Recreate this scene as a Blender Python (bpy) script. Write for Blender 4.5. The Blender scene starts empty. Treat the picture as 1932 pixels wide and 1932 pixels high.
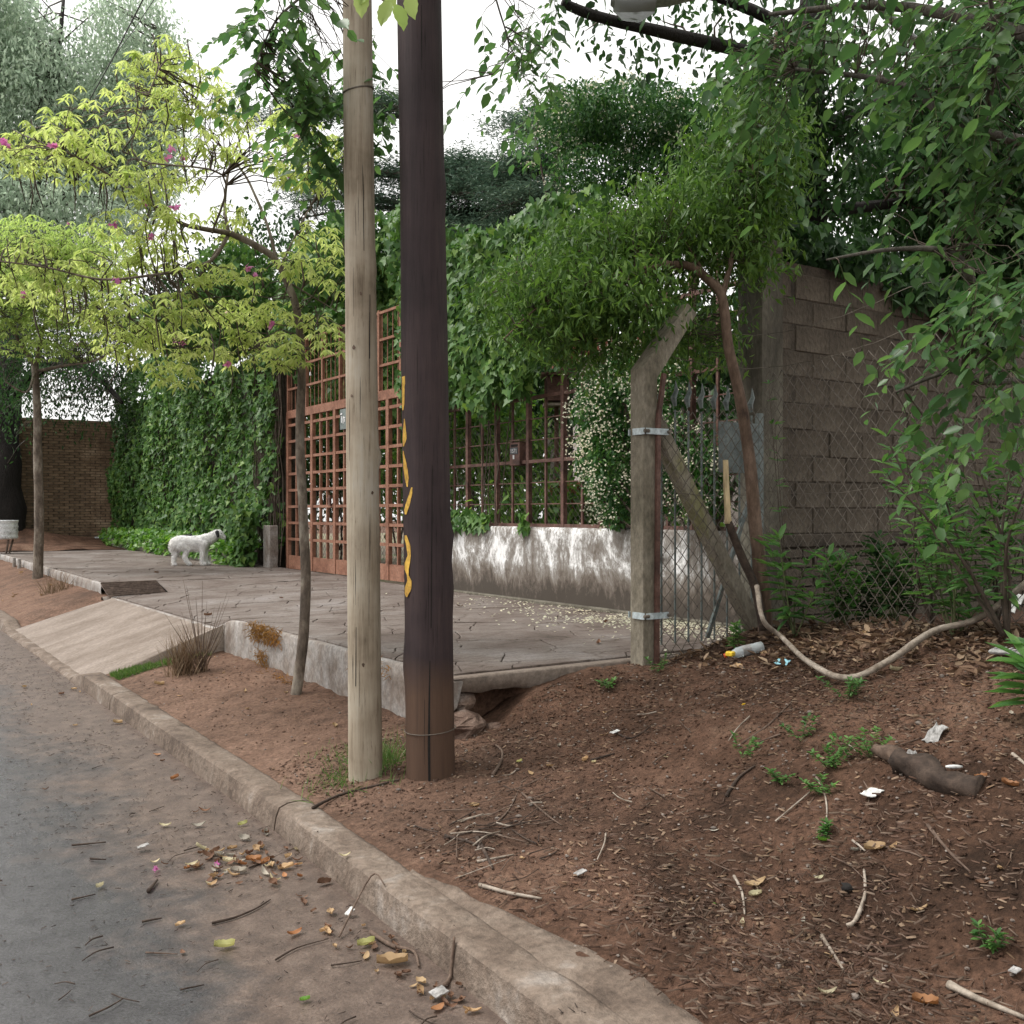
import bpy, math, random
import numpy as np
from mathutils import Vector, Matrix, noise
random.seed(7); rng = np.random.default_rng(7)
sc = bpy.context.scene; C = sc.collection
# ------------------------------------------------------------------ camera, sky, sun, exposure
YAW = math.radians(34.0); EYE = 1.6; F = 1935.0
cam = bpy.data.objects.new('camera', bpy.data.cameras.new('camera')); C.objects.link(cam)
cam.location = (0, 0, EYE); cam.rotation_euler = (math.radians(90), 0, -YAW)
cam.data.sensor_width = 36; cam.data.lens = 36 * F / 1932; cam.data.clip_end = 600; cam.data.clip_start = 0.05
sc.camera = cam
SUN_EL, SUN_AZ = math.radians(58), math.radians(-55)
world = bpy.data.worlds.new('World'); sc.world = world; world.use_nodes = True
wn, wl = world.node_tree.nodes, world.node_tree.links
sky = wn.new('ShaderNodeTexSky'); sky.sky_type = 'NISHITA'; sky.sun_disc = False
sky.sun_elevation = SUN_EL; sky.sun_rotation = SUN_AZ; sky.dust_density = 6; sky.air_density = 1.2
hs = wn.new('ShaderNodeHueSaturation'); hs.inputs['Saturation'].default_value = 0.05
wl.new(sky.outputs[0], hs.inputs['Color'])
ov = wn.new('ShaderNodeMix'); ov.data_type = 'RGBA'; ov.inputs['Factor'].default_value = 0.55
wl.new(hs.outputs[0], ov.inputs['A']); ov.inputs['B'].default_value = (9.5, 9.4, 9.15, 1)   # even white cloud layer
bg = wn['Background']; bg.inputs['Strength'].default_value = 0.12
wl.new(ov.outputs['Result'], bg.inputs['Color'])
sun = bpy.data.objects.new('sun', bpy.data.lights.new('sun', 'SUN')); C.objects.link(sun)
sun.data.energy = 1.5; sun.data.angle = math.radians(18); sun.data.color = (1.0, 0.96, 0.9)
sd = Vector((math.sin(SUN_AZ) * math.cos(SUN_EL), math.cos(SUN_AZ) * math.cos(SUN_EL), math.sin(SUN_EL)))
sun.rotation_euler = sd.to_track_quat('Z', 'Y').to_euler(); sun.location = sd * 40
sc.view_settings.view_transform = 'Standard'; sc.view_settings.look = 'None'
sc.view_settings.exposure = 0.8; sc.view_settings.gamma = 1.0
sc.cycles.max_bounces = 6; sc.cycles.transparent_max_bounces = 8

# ------------------------------------------------------------------ helpers
FX = np.array([math.sin(YAW), math.cos(YAW), 0.0]); RX = np.array([math.cos(YAW), -math.sin(YAW), 0.0])
CAM = np.array([0, 0, EYE])
def ray(px, py): return FX + RX * ((px - 966) / F) + np.array([0, 0, (966 - py) / F])
def P(px, py, t): return CAM + t * ray(px, py)                       # a photo direction at a distance along the view
def Pz(px, py, z): d = ray(px, py); return CAM + d * ((z - EYE) / d[2])
def Px(px, py, x): d = ray(px, py); return CAM + d * (x / d[0])
def Py(px, py, y): d = ray(px, py); return CAM + d * (y / d[1])
def project(V):
    V = np.atleast_2d(V) - CAM; dep = V @ FX; dep = np.where(dep < 0.05, 0.05, dep)
    return 966 + F * (V @ RX) / dep, 966 - F * V[:, 2] / dep, dep
def sstep(a, b, x): t = min(1, max(0, (x - a) / (b - a))); return t * t * (3 - 2 * t)
def lerp(a, b, t): return a + (b - a) * t
def nz(x, y, z=0.0, s=1.0): return noise.noise(Vector((x * s, y * s, z * s)))

class MB:
    def __init__(s): s.v = []; s.f = []
    def add(s, vs, fs):
        o = len(s.v); s.v += [tuple(float(c) for c in v) for v in vs]; s.f += [tuple(i + o for i in f) for f in fs]; return s
    def box(s, c, d, rz=0.0):
        x, y, z = d[0] / 2, d[1] / 2, d[2] / 2; ca, sa = math.cos(rz), math.sin(rz)
        vs = [(c[0] + ca * a - sa * b, c[1] + sa * a + ca * b, c[2] + e) for e in (-z, z) for a, b in ((-x, -y), (x, -y), (x, y), (-x, y))]
        return s.add(vs, [(3, 2, 1, 0), (4, 5, 6, 7), (0, 1, 5, 4), (1, 2, 6, 5), (2, 3, 7, 6), (3, 0, 4, 7)])
    def bar(s, p, q, w, h, up=(0, 0, 1)):
        p, q = Vector(p), Vector(q); d = (q - p).normalized(); a = d.cross(Vector(up))
        if a.length < 1e-4: a = d.cross(Vector((1, 0, 0)))
        a.normalize(); b = a.cross(d); a = a * (w / 2); b = b * (h / 2)
        vs = [e + k for e in (p, q) for k in (-a - b, a - b, a + b, -a + b)]
        return s.add(vs, [(3, 2, 1, 0), (4, 5, 6, 7), (0, 1, 5, 4), (1, 2, 6, 5), (2, 3, 7, 6), (3, 0, 4, 7)])
    def tube(s, path, rad, n=6, cap=True, wob=0.0):
        path = [Vector(p) for p in path]; m = len(path)
        if not hasattr(rad, '__len__'): rad = [rad] * m
        ref = Vector((0.13, 0.37, 0.92)); vs = []; pa = None
        for i, p in enumerate(path):
            d = (path[min(i + 1, m - 1)] - path[max(i - 1, 0)])
            d = d.normalized() if d.length > 1e-7 else Vector((0, 0, 1))
            if pa is None: a = d.cross(ref); a = a if a.length > 1e-3 else d.cross(Vector((1, 0, 0)))
            else: a = pa - d * pa.dot(d)
            a.normalize(); pa = a; b = d.cross(a)
            for k in range(n):
                th = 2 * math.pi * k / n; r = rad[i]
                if wob: r *= 1 + wob * noise.noise(Vector((math.cos(th) * 1.3, math.sin(th) * 1.3, i * 0.35 + path[0].x * 7)))
                vs.append(p + a * (math.cos(th) * r) + b * (math.sin(th) * r))
        fs = [(i * n + k, i * n + (k + 1) % n, (i + 1) * n + (k + 1) % n, (i + 1) * n + k) for i in range(m - 1) for k in range(n)]
        if cap: fs += [tuple(range(n - 1, -1, -1)), tuple((m - 1) * n + k for k in range(n))]
        return s.add(vs, fs)
    def prism(s, poly, z0, z1):
        n = len(poly); vs = [(x, y, z0) for x, y in poly] + [(x, y, z1) for x, y in poly]
        return s.add(vs, [tuple(range(n - 1, -1, -1)), tuple(range(n, 2 * n))] + [(i, (i + 1) % n, n + (i + 1) % n, n + i) for i in range(n)])
    def lathe(s, c, prof, n=20):
        vs = [(c[0] + r * math.cos(2 * math.pi * k / n), c[1] + r * math.sin(2 * math.pi * k / n), c[2] + z) for r, z in prof for k in range(n)]
        m = len(prof)
        return s.add(vs, [(i * n + k, i * n + (k + 1) % n, (i + 1) * n + (k + 1) % n, (i + 1) * n + k) for i in range(m - 1) for k in range(n)])
    def grid(s, rows):
        m, n = len(rows), len(rows[0])
        return s.add([p for r in rows for p in r], [(i * n + j, i * n + j + 1, (i + 1) * n + j + 1, (i + 1) * n + j) for i in range(m - 1) for j in range(n - 1)])
    def stone(s, c, r, sq=0.6):
        vs = []; 
        for i in range(3):
            for k in range(6):
                th = math.pi * k / 3 + i * 0.5; ph = (-0.55, 0.1, 0.7)[i]
                q = r * random.uniform(0.75, 1.15)
                vs.append((c[0] + q * math.cos(th) * math.cos(ph), c[1] + q * math.sin(th) * math.cos(ph), c[2] + q * math.sin(ph) * sq))
        vs.append((c[0], c[1], c[2] + r * sq * 0.95)); fs = []
        for i in range(2):
            for k in range(6): fs.append((i * 6 + k, i * 6 + (k + 1) % 6, (i + 1) * 6 + (k + 1) % 6, (i + 1) * 6 + k))
        for k in range(6): fs.append((12 + k, 12 + (k + 1) % 6, 18))
        return s.add(vs, fs)
    def mesh(s, name, m, smooth=False):
        me = bpy.data.meshes.new(name); me.from_pydata(s.v, [], s.f); me.materials.append(m)
        if smooth: me.polygons.foreach_set('use_smooth', [True] * len(me.polygons))
        me.update(); return me
    def build(s, name, m, parent=None, smooth=False, **kw):
        return link(bpy.data.objects.new(name, s.mesh(name, m, smooth)), parent, **kw)
def link(o, parent=None, label=None, cat=None, group=None, kind=None):
    C.objects.link(o)
    if parent is not None:
        o.parent = parent; o.matrix_parent_inverse = Matrix.Translation(-parent.location)
    return tag(o, label, cat, group, kind)
def tag(o, label=None, cat=None, group=None, kind=None):
    if label: o['label'] = label
    if cat: o['category'] = cat
    if group: o['group'] = group
    if kind: o['kind'] = kind
    return o
def thing(name, loc, label, cat, group=None):
    o = bpy.data.objects.new(name, None); o.location = Vector([float(c) for c in loc]); o.empty_display_size = 0.1
    return link(o, None, label, cat, group)
def bevel(o, w=0.006, seg=1):
    m = o.modifiers.new('bevel', 'BEVEL'); m.width = w; m.segments = seg; m.limit_method = 'ANGLE'; return o
def mesh_np(name, V, Fc, m, smooth=False):
    me = bpy.data.meshes.new(name); k = Fc.shape[1]
    me.vertices.add(len(V)); me.vertices.foreach_set('co', np.ascontiguousarray(V, dtype=np.float32).ravel())
    me.loops.add(Fc.size); me.loops.foreach_set('vertex_index', np.ascontiguousarray(Fc, dtype=np.int32).ravel())
    me.polygons.add(len(Fc)); me.polygons.foreach_set('loop_start', np.arange(0, Fc.size, k, dtype=np.int32))
    if smooth: me.polygons.foreach_set('use_smooth', np.ones(len(Fc), dtype=bool))
    me.materials.append(m); me.update(calc_edges=True); return me

# ------------------------------------------------------------------ materials
def nt(name):
    m = bpy.data.materials.new(name); m.use_nodes = True; t = m.node_tree
    return m, t.nodes, t.links, t.nodes['Principled BSDF']
def ramp(N, stops):
    r = N.new('ShaderNodeValToRGB'); e = r.color_ramp.elements
    while len(e) < len(stops): e.new(0.5)
    for i, (p, c) in enumerate(stops):
        e[i].position = p; e[i].color = (*c, 1) if len(c) == 3 else c
    return r
def coords(N, L, scale=(1, 1, 1), kind='Object'):
    tc = N.new('ShaderNodeTexCoord'); mp = N.new('ShaderNodeMapping'); mp.inputs['Scale'].default_value = scale
    L.new(tc.outputs[kind], mp.inputs['Vector']); return mp.outputs[0]
def noisen(N, L, vec, scale, detail=6, rough=0.6, dist=0.0):
    n = N.new('ShaderNodeTexNoise'); n.inputs['Scale'].default_value = scale; n.inputs['Detail'].default_value = detail
    n.inputs['Roughness'].default_value = rough; n.inputs['Distortion'].default_value = dist
    L.new(vec, n.inputs['Vector']); return n.outputs[0]
def mixc(N, L, fac, a, b, mode='MIX'):
    m = N.new('ShaderNodeMix'); m.data_type = 'RGBA'; m.blend_type = mode
    for nm, v in (('Factor', fac), ('A', a), ('B', b)):
        if isinstance(v, (tuple, float, int)): m.inputs[nm].default_value = (*v, 1) if isinstance(v, tuple) else v
        else: L.new(v, m.inputs[nm])
    return m.outputs['Result']
def bump(N, L, h, strength, dist, bs, nin=None):
    b = N.new('ShaderNodeBump'); b.inputs['Strength'].default_value = strength; b.inputs['Distance'].default_value = dist
    L.new(h, b.inputs['Height'])
    if nin is not None: L.new(nin, b.inputs['Normal'])
    if bs is not None: L.new(b.outputs[0], bs.inputs['Normal'])
    return b.outputs[0]
def surf(name, stops, scale=4.0, stretch=(1, 1, 1), rough=0.85, bs_=0.4, bd=0.01, fine=40.0, finec=None, detail=8, metallic=0.0, spec=0.3, spread=(0.35, 0.65), objvar=0.0):
    """mottled surface: a colour ramp over large noise, multiplied by fine grain, with bump"""
    m, N, L, B = nt(name); v = coords(N, L, stretch)
    n1 = noisen(N, L, v, scale, detail, 0.62, 0.3); lo, hi = spread; k = len(stops)
    r = ramp(N, [(lo + (hi - lo) * i / max(1, k - 1), c) for i, c in enumerate(stops)]); L.new(n1, r.inputs[0])
    n2 = noisen(N, L, v, fine, 4, 0.7); g = ramp(N, [(0.3, (0.62, 0.62, 0.62)), (0.7, finec or (1.25, 1.25, 1.25))]); L.new(n2, g.inputs[0])
    col = mixc(N, L, 1.0, r.outputs[0], g.outputs[0], 'MULTIPLY')
    if objvar:
        oi = N.new('ShaderNodeObjectInfo'); rv = ramp(N, [(0, (1 - objvar,) * 3), (1, (1 + objvar,) * 3)]); L.new(oi.outputs['Random'], rv.inputs[0])
        col = mixc(N, L, 1.0, col, rv.outputs[0], 'MULTIPLY')
    L.new(col, B.inputs['Base Color']); B.inputs['Roughness'].default_value = rough; B.inputs['Metallic'].default_value = metallic
    B.inputs['Specular IOR Level'].default_value = spec
    b1 = bump(N, L, n1, bs_ * 0.6, bd * 2, None); bump(N, L, n2, bs_, bd, B, b1)
    return m
def leafmat(name, stops, trans=0.35, rough=0.45, spec=0.4, tcol=None, back=None, vary=0.8):
    m, N, L, B = nt(name); g = N.new('ShaderNodeNewGeometry'); oi = N.new('ShaderNodeObjectInfo')
    a = N.new('ShaderNodeMath'); a.operation = 'ADD'; L.new(g.outputs['Random Per Island'], a.inputs[0]); L.new(oi.outputs['Random'], a.inputs[1])
    fr = N.new('ShaderNodeMath'); fr.operation = 'FRACT'; L.new(a.outputs[0], fr.inputs[0])
    r = ramp(N, [(i / (len(stops) - 1), c) for i, c in enumerate(stops)]); L.new(fr.outputs[0], r.inputs[0])
    nn_ = noisen(N, L, g.outputs['Position'], 1.7, 3, 0.6); cv = ramp(N, [(0.3, (0.62, 0.66, 0.62)), (0.52, (1, 1, 1)), (0.72, (1.35, 1.28, 1.2))]); L.new(nn_, cv.inputs[0])
    col = mixc(N, L, vary, r.outputs[0], mixc(N, L, 1.0, r.outputs[0], cv.outputs[0], 'MULTIPLY'))
    if back: col = mixc(N, L, g.outputs['Backfacing'], col, back)
    L.new(col, B.inputs['Base Color']); B.inputs['Roughness'].default_value = rough; B.inputs['Specular IOR Level'].default_value = spec
    t = N.new('ShaderNodeBsdfTranslucent'); hsv = N.new('ShaderNodeHueSaturation'); hsv.inputs['Value'].default_value = 1.5; hsv.inputs['Saturation'].default_value = 1.1
    hsv.inputs['Hue'].default_value = 0.497
    L.new(col, hsv.inputs['Color']); L.new(hsv.outputs[0], t.inputs['Color'])
    mx = N.new('ShaderNodeMixShader'); mx.inputs[0].default_value = trans
    L.new(B.outputs[0], mx.inputs[1]); L.new(t.outputs[0], mx.inputs[2]); L.new(mx.outputs[0], N['Material Output'].inputs['Surface'])
    return m
def plain(name, c, rough=0.6, metallic=0.0, spec=0.4):
    return surf(name, [tuple(k * 0.8 for k in c), c, tuple(min(1, k * 1.15) for k in c)], 6, rough=rough, bs_=0.15, bd=0.004, metallic=metallic, spec=spec)

def soil_mat():
    m, N, L, B = nt('soil'); v = coords(N, L)
    n1 = noisen(N, L, v, 0.9, 8, 0.65, 0.4); n2 = noisen(N, L, v, 38, 6, 0.75); n3 = noisen(N, L, v, 7, 7, 0.7)
    r = ramp(N, [(0.33, (0.034, 0.020, 0.0135)), (0.46, (0.080, 0.045, 0.030)), (0.57, (0.128, 0.073, 0.050)), (0.7, (0.185, 0.118, 0.084))])
    a = N.new('ShaderNodeMath'); a.operation = 'ADD'; L.new(n1, a.inputs[0])
    s3 = N.new('ShaderNodeMath'); s3.operation = 'MULTIPLY_ADD'; L.new(n3, s3.inputs[0]); s3.inputs[1].default_value = 0.45; s3.inputs[2].default_value = -0.225
    L.new(s3.outputs[0], a.inputs[1]); L.new(a.outputs[0], r.inputs[0])
    g = ramp(N, [(0.3, (0.45, 0.45, 0.45)), (0.72, (1.5, 1.45, 1.4))]); L.new(n2, g.inputs[0])
    # paler soil colour mixed in on the verge beside the kerb
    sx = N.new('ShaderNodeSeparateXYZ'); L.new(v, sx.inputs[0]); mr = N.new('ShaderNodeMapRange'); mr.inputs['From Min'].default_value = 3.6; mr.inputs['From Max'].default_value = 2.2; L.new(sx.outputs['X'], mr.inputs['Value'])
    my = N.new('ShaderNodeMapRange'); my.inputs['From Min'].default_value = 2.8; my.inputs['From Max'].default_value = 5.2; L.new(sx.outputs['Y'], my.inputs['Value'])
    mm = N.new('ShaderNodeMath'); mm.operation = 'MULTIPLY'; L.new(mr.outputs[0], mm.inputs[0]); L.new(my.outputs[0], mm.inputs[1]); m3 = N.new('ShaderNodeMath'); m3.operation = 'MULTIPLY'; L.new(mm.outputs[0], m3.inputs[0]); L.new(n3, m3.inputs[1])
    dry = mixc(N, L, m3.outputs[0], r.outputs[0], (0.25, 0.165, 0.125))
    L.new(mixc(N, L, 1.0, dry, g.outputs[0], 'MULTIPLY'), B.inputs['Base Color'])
    B.inputs['Roughness'].default_value = 0.9; B.inputs['Specular IOR Level'].default_value = 0.15
    b1 = bump(N, L, n3, 0.8, 0.035, None); bump(N, L, n2, 1.0, 0.016, B, b1); return m
def road_mat():
    m, N, L, B = nt('wet_asphalt'); v = coords(N, L)
    sx = N.new('ShaderNodeSeparateXYZ'); L.new(v, sx.inputs[0])
    n1 = noisen(N, L, v, 1.1, 7, 0.65, 0.5); n2 = noisen(N, L, v, 90, 4, 0.7); n3 = noisen(N, L, v, 9, 6, 0.7)
    # silt washed against the kerb: a belt along x with a ragged edge
    e = N.new('ShaderNodeMath'); e.operation = 'MULTIPLY_ADD'; L.new(n1, e.inputs[0]); e.inputs[1].default_value = 1.5; L.new(sx.outputs['X'], e.inputs[2])
    e2 = N.new('ShaderNodeMath'); e2.operation = 'MULTIPLY_ADD'; L.new(n3, e2.inputs[0]); e2.inputs[1].default_value = 0.5; L.new(e.outputs[0], e2.inputs[2])
    mask = ramp(N, [(0.0, (0, 0, 0)), (1.0, (1, 1, 1))]); mr = N.new('ShaderNodeMapRange'); mr.inputs['From Min'].default_value = 1.92; mr.inputs['From Max'].default_value = 2.35
    L.new(e2.outputs[0], mr.inputs['Value']); L.new(mr.outputs[0], mask.inputs[0])
    asp = ramp(N, [(0.35, (0.040, 0.038, 0.041)), (0.6, (0.066, 0.063, 0.066))]); L.new(n3, asp.inputs[0])
    silt = ramp(N, [(0.3, (0.058, 0.040, 0.032)), (0.5, (0.10, 0.070, 0.055)), (0.68, (0.15, 0.11, 0.088))]); L.new(n3, silt.inputs[0])
    g = ramp(N, [(0.3, (0.6, 0.6, 0.6)), (0.72, (1.35, 1.35, 1.35))]); L.new(n2, g.inputs[0])
    c = mixc(N, L, mask.outputs[0], asp.outputs[0], silt.outputs[0])
    L.new(mixc(N, L, 1.0, c, g.outputs[0], 'MULTIPLY'), B.inputs['Base Color'])
    rr = ramp(N, [(0.0, (0.27, 0.27, 0.27)), (1.0, (0.46, 0.46, 0.46))]); L.new(mask.outputs[0], rr.inputs[0])
    L.new(rr.outputs[0], B.inputs['Roughness']); B.inputs['Specular IOR Level'].default_value = 0.5
    b1 = bump(N, L, n3, 0.25, 0.01, None); bump(N, L, n2, 0.55, 0.006, B, b1); return m
def whitewash_mat():
    m, N, L, B = nt('peeling_whitewash'); v = coords(N, L, (1, 1, 0.55)); v2 = coords(N, L)
    n1 = noisen(N, L, v, 2.6, 10, 0.75, 0.9); n2 = noisen(N, L, v, 17, 6, 0.8, 0.5); sx = N.new('ShaderNodeSeparateXYZ'); L.new(v2, sx.inputs[0])
    a = N.new('ShaderNodeMath'); a.operation = 'MULTIPLY_ADD'; L.new(n2, a.inputs[0]); a.inputs[1].default_value = 0.5; L.new(n1, a.inputs[2])
    h = N.new('ShaderNodeMapRange'); h.inputs['From Min'].default_value = 0.72; h.inputs['From Max'].default_value = 1.05; h.inputs['To Min'].default_value = -0.30; h.inputs['To Max'].default_value = 0.03
    L.new(sx.outputs['Z'], h.inputs['Value']); ad = N.new('ShaderNodeMath'); ad.operation = 'ADD'; L.new(a.outputs[0], ad.inputs[0]); L.new(h.outputs[0], ad.inputs[1])
    r = ramp(N, [(0.50, (0.055, 0.043, 0.033)), (0.62, (0.13, 0.105, 0.085)), (0.74, (0.24, 0.22, 0.20)), (0.80, (0.46, 0.45, 0.44)), (0.86, (0.80, 0.79, 0.79))]); L.new(ad.outputs[0], r.inputs[0])
    L.new(r.outputs[0], B.inputs['Base Color']); B.inputs['Roughness'].default_value = 0.9
    bump(N, L, ad.outputs[0], 0.4, 0.01, B); return m
def wood_mat(name, stops, groove, zmark=None, markc=None, knots=None):
    m, N, L, B = nt(name); v = coords(N, L, (1, 1, 0.045)); v2 = coords(N, L)
    n1 = noisen(N, L, v, 34, 8, 0.7, 0.4); n2 = noisen(N, L, v2, 2.2, 5, 0.6); n3 = noisen(N, L, v, 130, 4, 0.7)
    r = ramp(N, [(0.3 + 0.4 * i / (len(stops) - 1), c) for i, c in enumerate(stops)])
    a = N.new('ShaderNodeMath'); a.operation = 'MULTIPLY_ADD'; L.new(n2, a.inputs[0]); a.inputs[1].default_value = 0.7
    hb = N.new('ShaderNodeMath'); hb.operation = 'MULTIPLY_ADD'; L.new(n1, hb.inputs[0]); hb.inputs[1].default_value = 0.5; hb.inputs[2].default_value = -0.1; L.new(hb.outputs[0], a.inputs[2])
    L.new(a.outputs[0], r.inputs[0]); g = ramp(N, [(0.3, groove), (0.42, (1, 1, 1)), (0.7, (1.12, 1.12, 1.12))]); L.new(n3, g.inputs[0])
    col = mixc(N, L, 1.0, r.outputs[0], g.outputs[0], 'MULTIPLY')
    if zmark:
        sx = N.new('ShaderNodeSeparateXYZ'); L.new(v2, sx.inputs[0])
        w = N.new('ShaderNodeMath'); w.operation = 'MULTIPLY_ADD'; L.new(n2, w.inputs[0]); w.inputs[1].default_value = 0.35; L.new(sx.outputs['Z'], w.inputs[2])
        mr = N.new('ShaderNodeMapRange'); mr.inputs['From Min'].default_value = zmark[0]; mr.inputs['From Max'].default_value = zmark[1]
        mr.inputs['To Min'].default_value = 1; mr.inputs['To Max'].default_value = 0; L.new(w.outputs[0], mr.inputs['Value'])
        mk = ramp(N, [(0.0, markc[0]), (0.5, markc[1]), (1, markc[0])]); L.new(n1, mk.inputs[0])
        col = mixc(N, L, mr.outputs[0], col, mk.outputs[0])
    L.new(col, B.inputs['Base Color']); B.inputs['Roughness'].default_value = 0.75; B.inputs['Specular IOR Level'].default_value = 0.3
    b1 = bump(N, L, n1, 0.35, 0.006, None); bump(N, L, n3, 0.5, 0.003, B, b1); return m
def dog_mat():
    m, N, L, B = nt('dog_coat'); v = coords(N, L); v2 = coords(N, L, (1, 1, 1))
    n1 = noisen(N, L, v, 11, 5, 0.7, 0.3); n2 = noisen(N, L, v, 60, 4, 0.7)
    r = ramp(N, [(0.30, (0.10, 0.10, 0.11)), (0.37, (0.60, 0.59, 0.60)), (0.43, (0.88, 0.87, 0.86))]); L.new(n1, r.inputs[0])
    g = ramp(N, [(0.3, (0.8, 0.8, 0.8)), (0.6, (1, 1, 1))]); L.new(n2, g.inputs[0])
    L.new(mixc(N, L, 1.0, r.outputs[0], g.outputs[0], 'MULTIPLY'), B.inputs['Base Color']); B.inputs['Roughness'].default_value = 0.9
    bump(N, L, n2, 0.6, 0.01, B); return m
def clear_mat(name, c, alpha=0.45):
    m, N, L, B = nt(name); B.inputs['Base Color'].default_value = (*c, 1); B.inputs['Roughness'].default_value = 0.15
    B.inputs['Transmission Weight'].default_value = alpha; B.inputs['IOR'].default_value = 1.15; return m
def stamped_mat():
    """stamped slate-pattern concrete: mottled, with fine cleft lines inside each stone"""
    m, N, L, B = nt('stamped_paving'); v = coords(N, L); tc = N.new('ShaderNodeTexCoord'); mp = N.new('ShaderNodeMapping'); mp.inputs['Rotation'].default_value = (0, 0, math.radians(24)); mp.inputs['Scale'].default_value = (1.5, 6.5, 2)
    L.new(tc.outputs['Object'], mp.inputs['Vector']); wv = noisen(N, L, v, 2.0, 4, 0.6); wm = mixc(N, L, 0.22, mp.outputs[0], wv, 'ADD')
    vo = N.new('ShaderNodeTexVoronoi'); vo.feature = 'DISTANCE_TO_EDGE'; vo.inputs['Scale'].default_value = 1.0; L.new(wm, vo.inputs['Vector'])
    ed = ramp(N, [(0.0, (0, 0, 0)), (0.035, (1, 1, 1))]); L.new(vo.outputs['Distance'], ed.inputs[0]); n1 = noisen(N, L, v, 1.3, 8, 0.65, 0.4); n2 = noisen(N, L, v, 45, 5, 0.75); n3 = noisen(N, L, mp.outputs[0], 6, 6, 0.7)
    r = ramp(N, [(0.32, (0.085, 0.063, 0.050)), (0.45, (0.145, 0.113, 0.097)), (0.56, (0.185, 0.155, 0.137)), (0.68, (0.235, 0.208, 0.195))]); L.new(n1, r.inputs[0])
    g = ramp(N, [(0.3, (0.6, 0.6, 0.6)), (0.7, (1.25, 1.25, 1.25))]); L.new(n2, g.inputs[0]); c = mixc(N, L, 1.0, r.outputs[0], g.outputs[0], 'MULTIPLY'); k = ramp(N, [(0, (0.55, 0.5, 0.46)), (1, (1, 1, 1))]); L.new(ed.outputs[0], k.inputs[0])
    L.new(mixc(N, L, 1.0, c, k.outputs[0], 'MULTIPLY'), B.inputs['Base Color']); B.inputs['Roughness'].default_value = 0.72; B.inputs['Specular IOR Level'].default_value = 0.35
    b1 = bump(N, L, ed.outputs[0], 0.5, 0.008, None); b2 = bump(N, L, n3, 0.6, 0.014, None, b1); bump(N, L, n2, 0.4, 0.006, B, b2); return m
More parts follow.
